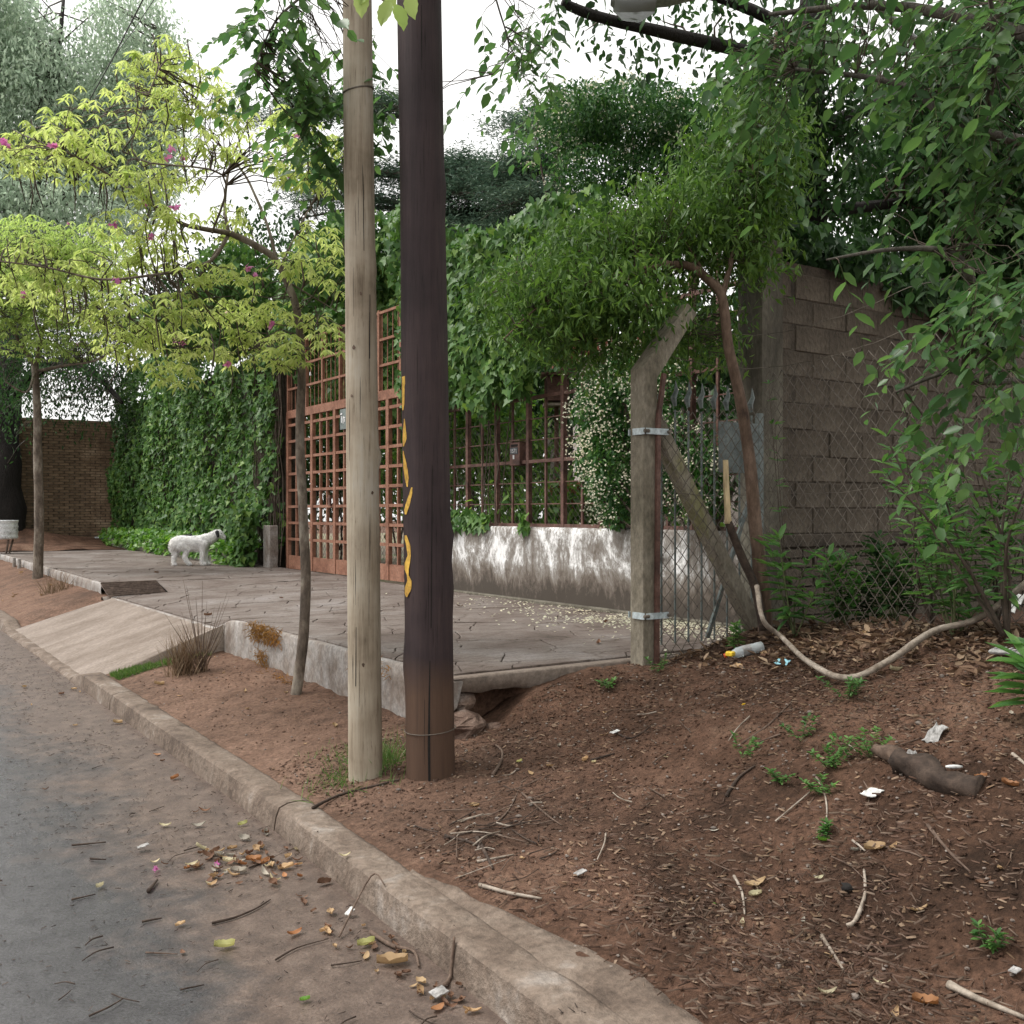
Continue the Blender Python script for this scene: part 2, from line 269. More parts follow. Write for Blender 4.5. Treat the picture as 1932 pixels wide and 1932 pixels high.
M = dict(
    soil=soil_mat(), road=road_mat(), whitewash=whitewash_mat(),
    kerb=surf('kerb_concrete', [(0.075, 0.054, 0.041), (0.14, 0.104, 0.080), (0.19, 0.148, 0.117), (0.30, 0.265, 0.235)], 3.6, bs_=0.9, bd=0.014, fine=30, spread=(0.3, 0.72)),
    ramp=surf('ramp_concrete', [(0.155, 0.12, 0.096), (0.205, 0.165, 0.136), (0.255, 0.21, 0.178)], 1.6, (1, 1.7, 1), bs_=0.5, bd=0.01, fine=30),
    slabface=surf('slab_edge', [(0.13, 0.095, 0.075), (0.215, 0.18, 0.155), (0.29, 0.265, 0.245), (0.37, 0.35, 0.335)], 4.5, (1, 1, 0.8), bs_=0.4, bd=0.01, spread=(0.3, 0.68)),
    stone=stamped_mat(), oldstone=surf('plain_paving', [(0.095, 0.068, 0.052), (0.165, 0.125, 0.105), (0.205, 0.165, 0.15), (0.255, 0.22, 0.215)], 1.3, bs_=0.55, bd=0.012, spread=(0.32, 0.68), objvar=0.06),
    mortar=surf('paving_joint', [(0.06, 0.045, 0.036), (0.12, 0.092, 0.078)], 3.0, bs_=0.4),
    brick=surf('old_brick', [(0.13, 0.085, 0.055), (0.24, 0.165, 0.105), (0.36, 0.27, 0.185)], 2.2, bs_=0.6, bd=0.01, objvar=0.25),
    brickm=surf('brick_mortar', [(0.06, 0.045, 0.033), (0.20, 0.165, 0.125)], 5, bs_=0.4),
    block=surf('concrete_block', [(0.036, 0.028, 0.020), (0.078, 0.062, 0.046), (0.115, 0.094, 0.071), (0.155, 0.13, 0.10)], 1.9, (1, 1, 0.6), bs_=0.8, bd=0.018, objvar=0.10, spread=(0.3, 0.7)),
    blockm=surf('block_mortar', [(0.030, 0.023, 0.017), (0.10, 0.08, 0.06)], 6, bs_=0.7, bd=0.015),
    column=surf('column_concrete', [(0.055, 0.048, 0.036), (0.11, 0.098, 0.075), (0.18, 0.165, 0.13)], 2.5, (1, 1, 0.4), bs_=0.5),
    post=surf('post_concrete', [(0.12, 0.105, 0.075), (0.19, 0.165, 0.125), (0.27, 0.24, 0.19), (0.22, 0.21, 0.10)], 3.0, (1, 1, 0.5), bs_=0.7, bd=0.012, spread=(0.3, 0.7)),
    rust=surf('red_oxide_paint', [(0.13, 0.055, 0.034), (0.22, 0.100, 0.062), (0.29, 0.145, 0.095)], 5.0, rough=0.6, bs_=0.15, bd=0.004, spread=(0.28, 0.62)),
    rustd=surf('brown_rust_paint', [(0.065, 0.034, 0.027), (0.12, 0.062, 0.048), (0.17, 0.098, 0.078)], 6.0, rough=0.65, bs_=0.2, bd=0.004),
    grey=surf('grey_green_paint', [(0.09, 0.11, 0.105), (0.14, 0.165, 0.16), (0.18, 0.21, 0.20)], 5, rough=0.5, bs_=0.1),
    zinc=surf('galvanised_wire', [(0.085, 0.07, 0.055), (0.17, 0.145, 0.12)], 8, rough=0.6, metallic=0.0, bs_=0.1),
    clamp=surf('pale_blue_metal', [(0.36, 0.42, 0.44), (0.52, 0.58, 0.60)], 14, rough=0.45, bs_=0.2, bd=0.003),
    iron=surf('drain_iron', [(0.09, 0.065, 0.052), (0.19, 0.14, 0.115)], 10, rough=0.7, bs_=0.3),
    pole_pale=wood_mat('bare_pine', [(0.13, 0.10, 0.068), (0.25, 0.205, 0.15), (0.33, 0.285, 0.22), (0.37, 0.34, 0.29)], (0.5, 0.45, 0.4)),
    pole_dark=wood_mat('creosoted_wood', [(0.018, 0.012, 0.013), (0.035, 0.023, 0.024), (0.055, 0.036, 0.034)], (0.45, 0.4, 0.4), (0.78, 1.0), ((0.03, 0.018, 0.013), (0.085, 0.049, 0.032))),
    crack=plain('dark_crack', (0.012, 0.010, 0.009), 0.95), yellow=surf('yellow_paint', [(0.42, 0.24, 0.05), (0.68, 0.42, 0.075)], 14, rough=0.6, bs_=0.3, bd=0.003),
    bark=surf('young_bark', [(0.075, 0.058, 0.045), (0.14, 0.11, 0.085), (0.24, 0.21, 0.17)], 9, (1, 1, 0.5), bs_=0.5, bd=0.006),
    bark_br=surf('brown_bark', [(0.06, 0.037, 0.026), (0.13, 0.085, 0.06), (0.20, 0.135, 0.10)], 8, (1, 1, 0.35), bs_=0.7, bd=0.01),
    bark_dk=surf('dark_bark', [(0.009, 0.007, 0.006), (0.02, 0.016, 0.014)], 6, (1, 1, 0.3), bs_=0.9, bd=0.03),
    bark_gr=surf('grey_bark', [(0.05, 0.045, 0.036), (0.11, 0.10, 0.082)], 6, (1, 1, 0.35), bs_=0.8, bd=0.02),
    twig=surf('twig_bark', [(0.05, 0.036, 0.026), (0.10, 0.078, 0.06)], 9, bs_=0.3),
    vine=surf('green_stem', [(0.06, 0.075, 0.03), (0.11, 0.12, 0.055)], 9, bs_=0.2),
    peeled=surf('peeled_wood', [(0.45, 0.33, 0.18), (0.62, 0.50, 0.31)], 9, (1, 1, 0.2), bs_=0.2),
    drywood=surf('bleached_stick', [(0.16, 0.125, 0.095), (0.28, 0.235, 0.19), (0.36, 0.31, 0.26)], 12, bs_=0.4),
    darkwood=surf('damp_stick', [(0.03, 0.02, 0.015), (0.07, 0.048, 0.036)], 12, bs_=0.4),
    midwood=surf('brown_stick', [(0.08, 0.052, 0.037), (0.15, 0.105, 0.08)], 12, bs_=0.4),
    pebble=surf('pebble', [(0.09, 0.068, 0.055), (0.17, 0.14, 0.12), (0.26, 0.225, 0.20)], 9, bs_=0.2, objvar=0.3),
    mulch=leafmat('bark_chips', [(0.035, 0.021, 0.015), (0.075, 0.044, 0.031), (0.12, 0.075, 0.055), (0.06, 0.034, 0.026), (0.17, 0.125, 0.095), (0.05, 0.03, 0.022)], 0.0, 0.9, 0.15),
    chips_road=leafmat('wet_chips', [(0.022, 0.015, 0.012), (0.05, 0.034, 0.026), (0.03, 0.02, 0.016), (0.09, 0.06, 0.045)], 0.0, 0.7, 0.3),
    ivy=leafmat('ivy_leaf', [(0.034, 0.086, 0.022), (0.060, 0.14, 0.032), (0.10, 0.195, 0.044), (0.044, 0.108, 0.028), (0.17, 0.27, 0.06)], 0.28, 0.42, 0.22),
    ivy_lit=leafmat('lit_ivy_leaf', [(0.06, 0.16, 0.03), (0.11, 0.24, 0.04), (0.17, 0.30, 0.05)], 0.35, 0.4, 0.45),  # brighter copy of the ivy leaf, light put into its colour
    lime=leafmat('lime_leaf', [(0.34, 0.42, 0.13), (0.41, 0.48, 0.17), (0.47, 0.53, 0.21), (0.27, 0.37, 0.10)], 0.55, 0.5, 0.2, vary=0.45),
    lime2=leafmat('lime_green_leaf', [(0.26, 0.37, 0.11), (0.33, 0.43, 0.14), (0.39, 0.48, 0.18)], 0.55, 0.5, 0.2, vary=0.45),
    hazed_greyleaf=leafmat('hazed_grey_green_leaf', [(0.28, 0.36, 0.27), (0.35, 0.43, 0.33), (0.40, 0.48, 0.38), (0.22, 0.29, 0.21)], 0.55, 0.5, 0.3),  # grey-green, with haze and backlight put into the pale leaf colour
    cedar=leafmat('cedar_needles', [(0.05, 0.09, 0.066), (0.075, 0.125, 0.088), (0.105, 0.155, 0.105), (0.06, 0.10, 0.065)], 0.2, 0.6, 0.25),
    elm=leafmat('elm_leaf', [(0.045, 0.10, 0.036), (0.068, 0.14, 0.046), (0.105, 0.19, 0.058), (0.058, 0.118, 0.055)], 0.45, 0.36, 0.38),
    shrub=leafmat('narrow_leaf', [(0.046, 0.10, 0.025), (0.082, 0.16, 0.034), (0.14, 0.24, 0.052), (0.058, 0.12, 0.033)], 0.35, 0.45, 0.25),
    dkleaf=leafmat('dark_leaf', [(0.018, 0.046, 0.016), (0.030, 0.072, 0.022), (0.046, 0.10, 0.028)], 0.3, 0.5, 0.2),
    jasleaf=leafmat('jasmine_leaf', [(0.022, 0.075, 0.02), (0.04, 0.115, 0.028), (0.10, 0.20, 0.05)], 0.3, 0.45, 0.25),
    weed=leafmat('weed_leaf', [(0.05, 0.135, 0.038), (0.085, 0.19, 0.05), (0.13, 0.25, 0.065)], 0.4, 0.4, 0.45),
    garden=leafmat('garden_leaf', [(0.05, 0.13, 0.025), (0.10, 0.22, 0.04), (0.18, 0.30, 0.06), (0.03, 0.085, 0.025)], 0.4, 0.45, 0.4),
    petal=leafmat('white_petal', [(0.58, 0.56, 0.42), (0.68, 0.66, 0.53), (0.62, 0.60, 0.46)], 0.3, 0.6, 0.3),
    pink=leafmat('pink_petal', [(0.50, 0.16, 0.36), (0.60, 0.24, 0.45)], 0.3, 0.6, 0.3),
    grass=leafmat('grass_blade', [(0.07, 0.15, 0.03), (0.11, 0.20, 0.045), (0.17, 0.22, 0.08)], 0.3, 0.5, 0.3),
    straw=leafmat('dry_grass_blade', [(0.11, 0.07, 0.042), (0.20, 0.135, 0.085), (0.28, 0.21, 0.14)], 0.15, 0.8, 0.2),
    orange_moss=leafmat('rusty_root_fibre', [(0.22, 0.105, 0.03), (0.34, 0.18, 0.05), (0.17, 0.085, 0.03)], 0.1, 0.9, 0.1),
    dog=dog_mat(), dogfur=leafmat('dog_hair', [(.86, .85, .83), (.90, .89, .87), (.80, .79, .78), (.55, .54, .55), (.88, .87, .85)], .15, .9, .1, vary=0.3), dogblack=plain('dark_fur', (0.02, 0.02, 0.022), 0.8), nose=plain('nose_skin', (0.30, 0.20, 0.18), 0.5),
    whitemetal=surf('chipped_white_enamel', [(0.22, 0.21, 0.20), (0.60, 0.61, 0.62), (0.70, 0.71, 0.72)], 7, rough=0.5, bs_=0.2, spread=(0.3, 0.55)),
    plastic=clear_mat('clear_plastic', (0.75, 0.80, 0.82), 0.55), bluecap=plain('blue_plastic', (0.08, 0.14, 0.5), 0.4), redcap=plain('red_plastic', (0.55, 0.09, 0.03), 0.4),
    yellowp=plain('yellow_plastic', (0.75, 0.5, 0.03), 0.45), paper=plain('white_paper', (0.66, 0.66, 0.64), 0.7), greyp=surf('dirty_plastic', [(0.20, 0.19, 0.18), (0.42, 0.41, 0.40)], 18, bs_=0.4), cyanp=plain('pale_blue_plastic', (0.25, 0.5, 0.58), 0.5),
    terracotta=plain('terracotta', (0.40, 0.13, 0.06), 0.8), housewall=plain('pale_house_wall', (0.62, 0.55, 0.52), 0.85), housered=plain('red_roof_tile', (0.30, 0.10, 0.07), 0.8),
    lamp=plain('lamp_shell', (0.32, 0.34, 0.34), 0.45), lampglass=clear_mat('lamp_glass', (0.42, 0.44, 0.44), 0.5), cable=plain('black_cable', (0.015, 0.015, 0.016), 0.6),
    number=plain('white_numerals', (0.7, 0.7, 0.7), 0.6), plate=plain('dark_enamel', (0.03, 0.035, 0.04), 0.4), wreath=plain('purple_scrap', (0.5, 0.42, 0.62), 0.6),
    concreteblk=surf('broken_concrete', [(0.10, 0.06, 0.045), (0.19, 0.13, 0.10), (0.30, 0.25, 0.22)], 6, bs_=0.7, bd=0.015),
    gardenground=surf('garden_earth', [(0.10, 0.075, 0.05), (0.20, 0.16, 0.11), (0.10, 0.13, 0.05)], 1.2, bs_=0.4),
)

# ------------------------------------------------------------------ the ground
def rise(y): return 0.012 * max(0.0, y - 4.5)
def kx(y): return -0.045 * max(0.0, 4.8 - y)
def E(x, y):
    """height of the bare soil"""
    if y > 9.4:
        e = 0.13 + rise(y) + 0.27 * min(1, max(0, (x - 2.05) / 1.05)); r_ = lerp(0.035 + rise(y), 0.48, min(1, max(0, (x - 1.93) / 1.19)))
        return lerp(r_ - 0.02, e, sstep(13.75, 14.5, y))
    e = 0.135 + 0.135 * min(1, max(0, (x - 2.05) / 1.05)) + rise(y)
    if y < 5.9:
        k = min(1, max(-0.6, (y - 2.3) / 2.7)); top = lerp(1.04, 0.74, k); xt = lerp(4.75, 5.55, k); x0 = lerp(2.75, 3.0, k)
        u = min(1, max(0, (x - x0) / (xt - x0))); b = (top - 0.25) * (0.55 * u + 0.45 * sstep(0, 1, u))
        e += b * sstep(5.75, 5.0, y)
        e += 0.15 * math.exp(-((y - 5.2) / 0.4) ** 2) * sstep(3.25, 3.7, x) * (1 - sstep(4.0, 4.7, x))
    return e
def En(x, y):
    k = sstep(2.0 + kx(y), 2.5 + kx(y), x)
    return E(x, y) - 0.012 * (1 - k) + k * 0.028 * nz(x, y, 3.1, 1.7) + k * 0.014 * nz(x, y, 1.7, 6) + 0.007 * nz(x, y, 0.4, 17) + 0.004 * nz(x, y, 0.9, 41)
def soil_sheet(name, xs, ys, fn):
    rows = [[(lambda q: (q, y, fn(q, y)))(x + kx(y) * max(0.0, 1 - max(0.0, x - 2.0))) for x in xs] for y in ys]
    return MB().grid(rows).build(name, M['soil'], None, True, kind='structure')
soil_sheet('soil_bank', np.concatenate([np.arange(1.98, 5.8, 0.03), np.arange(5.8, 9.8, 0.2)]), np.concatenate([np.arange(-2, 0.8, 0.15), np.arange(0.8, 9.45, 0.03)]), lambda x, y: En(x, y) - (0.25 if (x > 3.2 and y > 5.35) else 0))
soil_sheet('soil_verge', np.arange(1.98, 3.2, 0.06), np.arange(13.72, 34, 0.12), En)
MB().grid([[(x, y, -0.35) for x in (-150, -20, 3, 8, 150)] for y in (-150, -10, 60, 200)]).build('ground', M['soil'], None, False, kind='structure')
MB().grid([[(x, y, 0.56 + 0.02 * nz(x, y)) for x in np.linspace(6.62, 40, 24)] for y in np.linspace(5.5, 46, 30)]).build('garden_ground', M['gardenground'], None, True, kind='structure')
MB().grid([[(x, y, 0.62 + rise(y) * 0.5 + 0.22 * max(0, nz(x, y, 0, 0.9)) + 0.35 * math.exp(-((x - 4.2) ** 2 + (y - 27.6) ** 2) / 1.5)) for x in np.linspace(1.9, 6.7, 26)] for y in np.linspace(24.5, 34, 40)]).build('soil_mound', M['soil'], None, True, kind='structure')
xs = np.concatenate([np.linspace(-9, -1, 12), np.linspace(-0.8, 1.9, 40)])
MB().grid([[(x, y, rise(y) + 0.006 * nz(x, y, 0, 1.3) + (0.012 * sstep(1.3, 1.87, x))) for x in xs] for y in np.concatenate([np.arange(-6, 12, 0.12), np.arange(12, 70, 1.0)])]).build('road', M['road'], None, True, kind='structure')

# kerb, in cast lengths with open joints
kerb = MB().box((1.97, 19, -0.06), (0.1, 30, 0.05)).build('kerb', M['kerb'], None, kind='structure')
def kerb_top(y): return 0.05 + 0.09 * max(sstep(9.95, 9.4, y), sstep(13.75, 14.2, y))
joints = [-2.1, 1.38, 4.88, 8.38, 9.9, 13.72, 16.8, 20.3, 23.8, 27.3, 30.8, 34.3]
for a, b in zip(joints[:-1], joints[1:]):
    rows = []; tops = []
    for y in np.arange(a + 0.008, b - 0.004, (b - a - 0.016) / 44):
        h = kerb_top(y) + rise(y); n = lambda k: 0.008 * nz(y, k, 0, 5) + 0.006 * nz(y, k * 3, 2, 17)
        end = 1 if (y < a + 0.03 or y > b - 0.03) else 0
        k_ = kx(y); chip = max(0, nz(y, 7, 1, 3.1) - 0.2) * 0.05 + max(0, nz(y, 2, 1, 11) - 0.3) * 0.03; e_ = (1.882 + k_ + n(4) * 0.6 + chip + 0.006 * end, y, h - 0.014 + n(5) * 0.4 - chip * 0.6); e2 = (1.892 + k_ + n(5) * 0.5 + chip * 1.3 + 0.008 * end, y, h - 0.003 - 0.008 * end - chip * 0.2)
        rows.append([(1.862 + k_ + n(1) * 0.5, y, -0.06 + rise(y)), (1.867 + k_ + n(2) * 0.5, y, 0.02 + rise(y)), (1.874 + k_ + n(3) * 0.6, y, h * 0.55 + 0.45 * rise(y)), e_])
        tops.append([e_, e2, (1.94 + k_, y, h + n(6) * 0.4), (1.99 + k_, y, h + n(7) * 0.5), (2.03 + k_, y, h + n(8) * 0.6), (2.055 + k_ + n(9) * 2.0, y, h - 0.012), (2.06 + k_, y, h - 0.14)])
    k = MB().grid(rows).grid(tops); 
    for q_ in (0, -1): k.add(rows[q_] + tops[q_][1:], [tuple(range(10))[::-1] if q_ == 0 else tuple(range(10))])
    k.build('kerb_length', M['kerb'], kerb, True)
rows = []
for y in np.arange(-1.5, 3.75, 0.05):
    w = 0.16 * sstep(3.75, 2.6, y) + 0.05 * nz(y, 0, 5, 2.2) + 0.02 * nz(y, 4, 5, 9) + 0.02; z = 0.131; k_ = kx(y)
    rows.append([(2.035 + k_, y, z - 0.004)] + [(2.04 + k_ + w * u, y, z + 0.014 * nz(u * 2, y, 0, 4) + 0.006 * nz(u * 4, y, 3, 15) + 0.014 * u) for u in (0.15, 0.45, 0.8, 0.97)] + [(2.06 + k_ + w, y, z - 0.05)])
MB().grid(rows).build('kerb_haunch', M['kerb'], None, True, kind='structure')

# ------------------------------------------------------------------ raised pavement and driveway
X0, X1 = 3.1, 6.42
def S(x, y):
    u = min(1, max(0, (x - X0) / 2.6)); drive = lerp(0.50, 0.635, u); slab = 0.625; left = 0.65 + 0.008 * max(0, y - 14)
    k = sstep(9.05, 9.75, y)
    return lerp(slab, drive, k) if y < 13.84 else left
rows = [[(x, y, lerp(0.035 + rise(y), S(X0, y) - 0.004, ((x - 1.93) / (3.12 - 1.93)) ** 0.95) + 0.004 * nz(x, y, 0, 3)) for x in np.linspace(1.93, 3.12, 16)] for y in np.linspace(9.35, 13.8, 40)]
for r in rows[:1] + rows[-1:]: pass
rm = MB().grid([[(x, rows[0][0][1] - 0.001, z - 0.3) for x, y, z in rows[0]]] + rows + [[(x, y + 0.001, z - 0.3) for x, y, z in rows[-1]]])
rm.build('driveway_ramp', M['ramp'], None, True, kind='structure')
def slab(name, y0, y1, m=None, dz=0.014):
    ys = np.linspace(y0, y1, max(2, int((y1 - y0) / 0.15))); xs = np.linspace(X0, X1 + 0.1, 20)
    rows = [[(x, y, S(x, y) - dz) for x in xs] for y in ys]
    body = MB().grid(rows)
    return body.build(name, m or M['mortar'], None, False, kind='structure')
pave_near = slab('pavement', 5.2, 13.83); pave_far = slab('pavement', 14.32, 28.0)
def edge_face(parent, y0, y1, zb, n=90, over=0.0):
    rows = []
    for y in np.linspace(y0, y1, n):
        z = S(X0, y); b = zb(y); q = 0.008 * nz(y, 0, 1, 4)
        rows.append([(X0 + 0.07, y, z - 0.0125), (X0 + 0.005 + q, y, z - 0.002), (X0 - 0.008 + q, y, z - 0.018)] + [(X0 - 0.012 + 0.008 * nz(y, t, 2, 5), y, lerp(z - 0.02, b, t)) for t in (0.25, 0.5, 0.75, 1.0)])
    return MB().grid(rows).build('slab_edge', M['slabface'], parent, True)
edge_face(pave_near, 5.36, 9.32, lambda y: E(X0, y) - 0.15)
edge_face(pave_near, 9.32, 13.83, lambda y: S(X0, y) - 0.1)
edge_face(pave_far, 14.32, 28.0, lambda y: E(X0, y) - 0.15)
# drain-side cheeks of the slabs
MB().box((4.8, 14.335, 0.45), (3.3, 0.025, 0.38)).build('slab_end', M['slabface'], pave_far)
# right-hand side: a thin slab broken away and undercut at the corner
rows = []; und = []
for x in np.linspace(3.0, 5.75, 60):
    brk = sstep(3.62, 3.55, x); z = S(3.2, 5.25); yb = 5.185 + 0.012 * nz(x, 1, 0, 6) + 0.10 * sstep(3.22, 3.0, x)
    rows.append([(x if x > 3.1 else 3.12, 5.32, z - 0.0125), (x, yb + 0.012, z - 0.002), (x, yb, z - 0.014), (x, yb + 0.012, z - 0.10 - 0.02 * nz(x, 3, 0, 9)), (x, yb + 0.14 * brk + 0.02, z - 0.115)])
    und.append([(x, yb + 0.14 * brk + 0.021, z - 0.113), (x, yb + 0.16 * brk + 0.02 + 0.03 * nz(x, 5, 0, 8), z - 0.2), (x, yb + 0.12 * brk + 0.02, E(x, 5.2) - 0.2)])
MB().grid(rows).build('slab_side', M['ramp'], pave_near, True); MB().grid(und).build('slab_bedding', M['soil'], pave_near, True)
for cx, cy, r in ((3.16, 5.22, 0.11), (3.30, 5.17, 0.07), (3.22, 5.08, 0.085)):
    pass
# stones of the stamped paving
def clip(poly, axis, val, keep_gt):
    out = []
    for i in range(len(poly)):
        p, q = poly[i - 1], poly[i]; ip = (p[axis] >= val) == keep_gt; iq = (q[axis] >= val) == keep_gt
        if ip != iq:
            t = (val - p[axis]) / (q[axis] - p[axis]); out.append((p[0] + t * (q[0] - p[0]), p[1] + t * (q[1] - p[1])))
        if iq: out.append(q)
    return out
def paving(parent, y0, y1, seed):
    rnd = random.Random(seed); th = math.radians(-27); c, s = math.cos(th), math.sin(th); polys = []
    v = -11.0
    while v < 24:
        h = rnd.uniform(0.22, 0.5); u = -14 + rnd.random()
        while u < 12:
            w = rnd.uniform(0.4, 1.0); g = 0.0045
            ring = []
            for (ua, va), (ub, vb) in (((u + g, v + g), (u + w - g, v + g)), ((u + w - g, v + g), (u + w - g, v + h - g)), ((u + w - g, v + h - g), (u + g, v + h - g)), ((u + g, v + h - g), (u + g, v + g))):
                k = 8 if abs(ub - ua) > 0.2 else 4
                for i in range(k): ring.append((lerp(ua, ub, i / k), lerp(va, vb, i / k)))
            poly = []
            for a, b in ring:
                x = a * c - b * s; y = a * s + b * c
                dx = 0.16 * nz(x, y, 4, 1.1) + 0.05 * nz(x, y, 8, 4.5); dy = 0.22 * nz(x, y, 14, 0.9) + 0.07 * nz(x, y, 18, 3.2)
                poly.append((x + dx + 4.0, y + dy + 12.0))
            for ax, val, k in ((0, X0 + 0.072, True), (0, X1, False), (1, y0 + 0.125, True), (1, y1 - 0.02, False)):
                poly = clip(poly, ax, val, k)
                if len(poly) < 3: break
            if len(poly) >= 4:
                A = 0.5 * abs(sum(poly[i - 1][0] * poly[i][1] - poly[i][0] * poly[i - 1][1] for i in range(len(poly))))
                if A > 0.006: polys.append((poly, A))
            u += w
        v += h
    return polys
allp = [(p, a, pave_near) for p, a in paving(pave_near, 5.2, 13.83, 3)] + [(p, a, pave_far) for p, a in paving(pave_far, 14.3, 28.0, 4)]
allp.sort(key=lambda q: -q[1] / (q[0][0][0] ** 2 + q[0][0][1] ** 2))
def stone_into(mb, poly, r):
    n = len(poly); cx = sum(p[0] for p in poly) / n; cy = sum(p[1] for p in poly) / n; dz = r.uniform(-0.003, 0.003)
    top = [(cx + (x - cx) * 0.985, cy + (y - cy) * 0.975, S(x, y) + dz) for x, y in poly]; low = [(x, y, S(x, y) - 0.02) for x, y in poly]
    mid = [(x, y, S(x, y) + dz - 0.004) for x, y in poly]
    mb.add(top + mid + low, [tuple(range(n))] + [(n + i, n + (i + 1) % n, (i + 1) % n, i) for i in range(n)] + [(2 * n + i, 2 * n + (i + 1) % n, n + (i + 1) % n, n + i) for i in range(n)])
rs = random.Random(5); rest = {pave_near: MB(), pave_far: MB()}
for i, (poly, a, par) in enumerate(allp):
    if sum(poly[i - 1][0] * poly[i][1] - poly[i][0] * poly[i - 1][1] for i in range(len(poly))) < 0: poly = poly[::-1]
    if i < 300:
        mb = MB(); stone_into(mb, poly, rs); mb.build('paving_stone', M['stone'], par)
    else: stone_into(rest[par], poly, rs)
for par, mb in rest.items():
    if mb.v: mb.build('small_paving_stones', M['stone'], par, kind='stuff')

# storm drain between the driveway and the far pavement
gt = thing('drain_grate', (3.1, 14.07, 0.5), 'rusty iron bar grate sloping over the open storm drain', 'grate')
for i in range(8):
    y = 13.87 + i * 0.063; i = i * 9 / 7; z0 = lerp(0.515, 0.655, i / 9)
    MB().bar((3.08, y, z0 - 0.0), (3.80, y, lerp(0.545, 0.66, i / 9)), 0.02, 0.022).build('bar', M['iron'], gt)
for x in (3.1, 3.44, 3.79):
    MB().bar((x, 13.85, lerp(0.495, 0.525, (x - 3.1) / 0.7)), (x, 14.33, 0.636), 0.025, 0.016).build('cross_bar', M['iron'], gt)
MB().box((3.47, 14.08, 0.15), (0.76, 0.50, 0.3)).build('drain_channel', M['blockm'], None, kind='structure')
MB().grid([[(x, y, lerp(S(x, 13.82), S(x, 14.34), u) + 0.001) for x in np.linspace(3.82, X1 + 0.1, 14)] for u, y in ((0, 13.815), (0.3, 13.95), (0.7, 14.2), (1, 14.335))]).build('drain_apron', M['stone'], None, True, kind='structure')
pp = MB().tube([(3.04, 14.02, 0.40), (3.5, 14.02, 0.42)], 0.10, 18, False); pp.tube([(3.04, 14.02, 0.40), (3.5, 14.02, 0.42)], 0.088, 18, False)
tag(pp.build('drain_pipe', M['slabface'], None, True), 'short concrete drain pipe mouth below the iron grate', 'pipe')

# ------------------------------------------------------------------ walls
gw = thing('garden_wall', (6.5, 8.4, 0.6), 'low whitewashed garden wall with peeling streaky paint under the brown grille', 'wall')
rows = []
for y in np.linspace(5.5, 11.45, 90):
    n = lambda k: 0.008 * nz(y, k, 0, 3) + 0.004 * nz(y, k, 5, 14)
    rows.append([(6.392 + n(z), y, z) for z in np.linspace(0.5, 1.42, 16)] + [(6.41, y, 1.438), (6.6, y, 1.435), (6.61, y, 0.5)])
w = MB().grid(rows); n = len(rows[0]); w.f.append(tuple(range(n))); w.f.append(tuple((len(rows) - 1) * n + i for i in range(n))[::-1])
w.build('wall_body', M['whitewash'], gw, True)
bevel(MB().box((6.37, 8.4, 0.632), (0.07, 6.1, 0.05)).build('footing', M['column'], gw), 0.01)
bw = thing('ivy_wall', (6.7, 22.4, 0.6), 'tall boundary wall mostly hidden under dense ivy', 'wall')
MB().box((6.72, 22.45, 2.4), (0.2, 11.9, 3.9)).build('wall_body', M['blockm'], bw)
bevel(MB().box((6.22, 22.4, 0.76), (0.55, 10.0, 0.34)).build('plinth', M['slabface'], bw), 0.015)
tag(bevel(MB().box((6.30, 16.62, 1.0), (0.16, 0.3, 0.75)).build('gate_stub', M['slabface'], None), 0.015), 'short pale concrete stub between ivy and brown gate', 'post')
brw = thing('brick_wall', (5, 28.5, 0.7), 'old unplastered brick wall at the end of the ivy', 'wall')
MB().box((5.0, 28.62, 2.25), (4.2, 0.2, 3.5)).build('mortar_core', M['brickm'], brw)
rb = random.Random(9); bl = []
for r in range(49):
    z = 0.60 + r * 0.07; off = 0.127 if r % 2 else 0
    for k in range(17):
        x = 2.95 + k * 0.254 + off + rb.uniform(-0.008, 0.008)
        if x < 7.0: bl.append((x, z))
bl.sort(key=lambda p: abs(p[0] - 4.9) + 0.35 * abs(p[1] - 2.0)); rest = MB()
bmesh_ = [MB().box((0, 0, 0), (0.236 + rb.uniform(-.012, .008), 0.03, 0.056 + rb.uniform(-.006, .004))).mesh('brick', M['brick']) for _ in range(6)]
for i, (x, z) in enumerate(bl):
    yy = 28.505 + rb.uniform(-0.012, 0.008)
    if i < 300:
        o = bpy.data.objects.new('brick', bmesh_[i % 6]); o.location = (x, yy, z); o.rotation_euler = (0, rb.uniform(-.02, .02), rb.uniform(-.02, .02)); link(o, brw)
    else: rest.box((x, yy, z), (0.236, 0.03, 0.055))
rest.build('other_bricks', M['brick'], brw, kind='stuff')
bkw = thing('block_wall', (7.5, 5.3, 0.6), 'dark weathered concrete block wall behind the chain link fence', 'wall')
MB().box((7.75, 5.377, 1.95), (3.9, 0.18, 3.1)).build('mortar_core', M['blockm'], bkw)
bevel(MB().box((5.85, 5.34, 1.95), (0.24, 0.24, 3.35)).build('column', M['column'], bkw), 0.01)
bevel(MB().box((7.8, 5.28, 1.38), (3.66, 0.05, 0.1)).build('ring_beam', M['blockm'], bkw), 0.008)
blk = [MB().box((0, 0, 0), (0.393 + rb.uniform(-.006, .004), 0.06, 0.193 + rb.uniform(-.006, .004))).mesh('block', M['block']) for _ in range(6)]
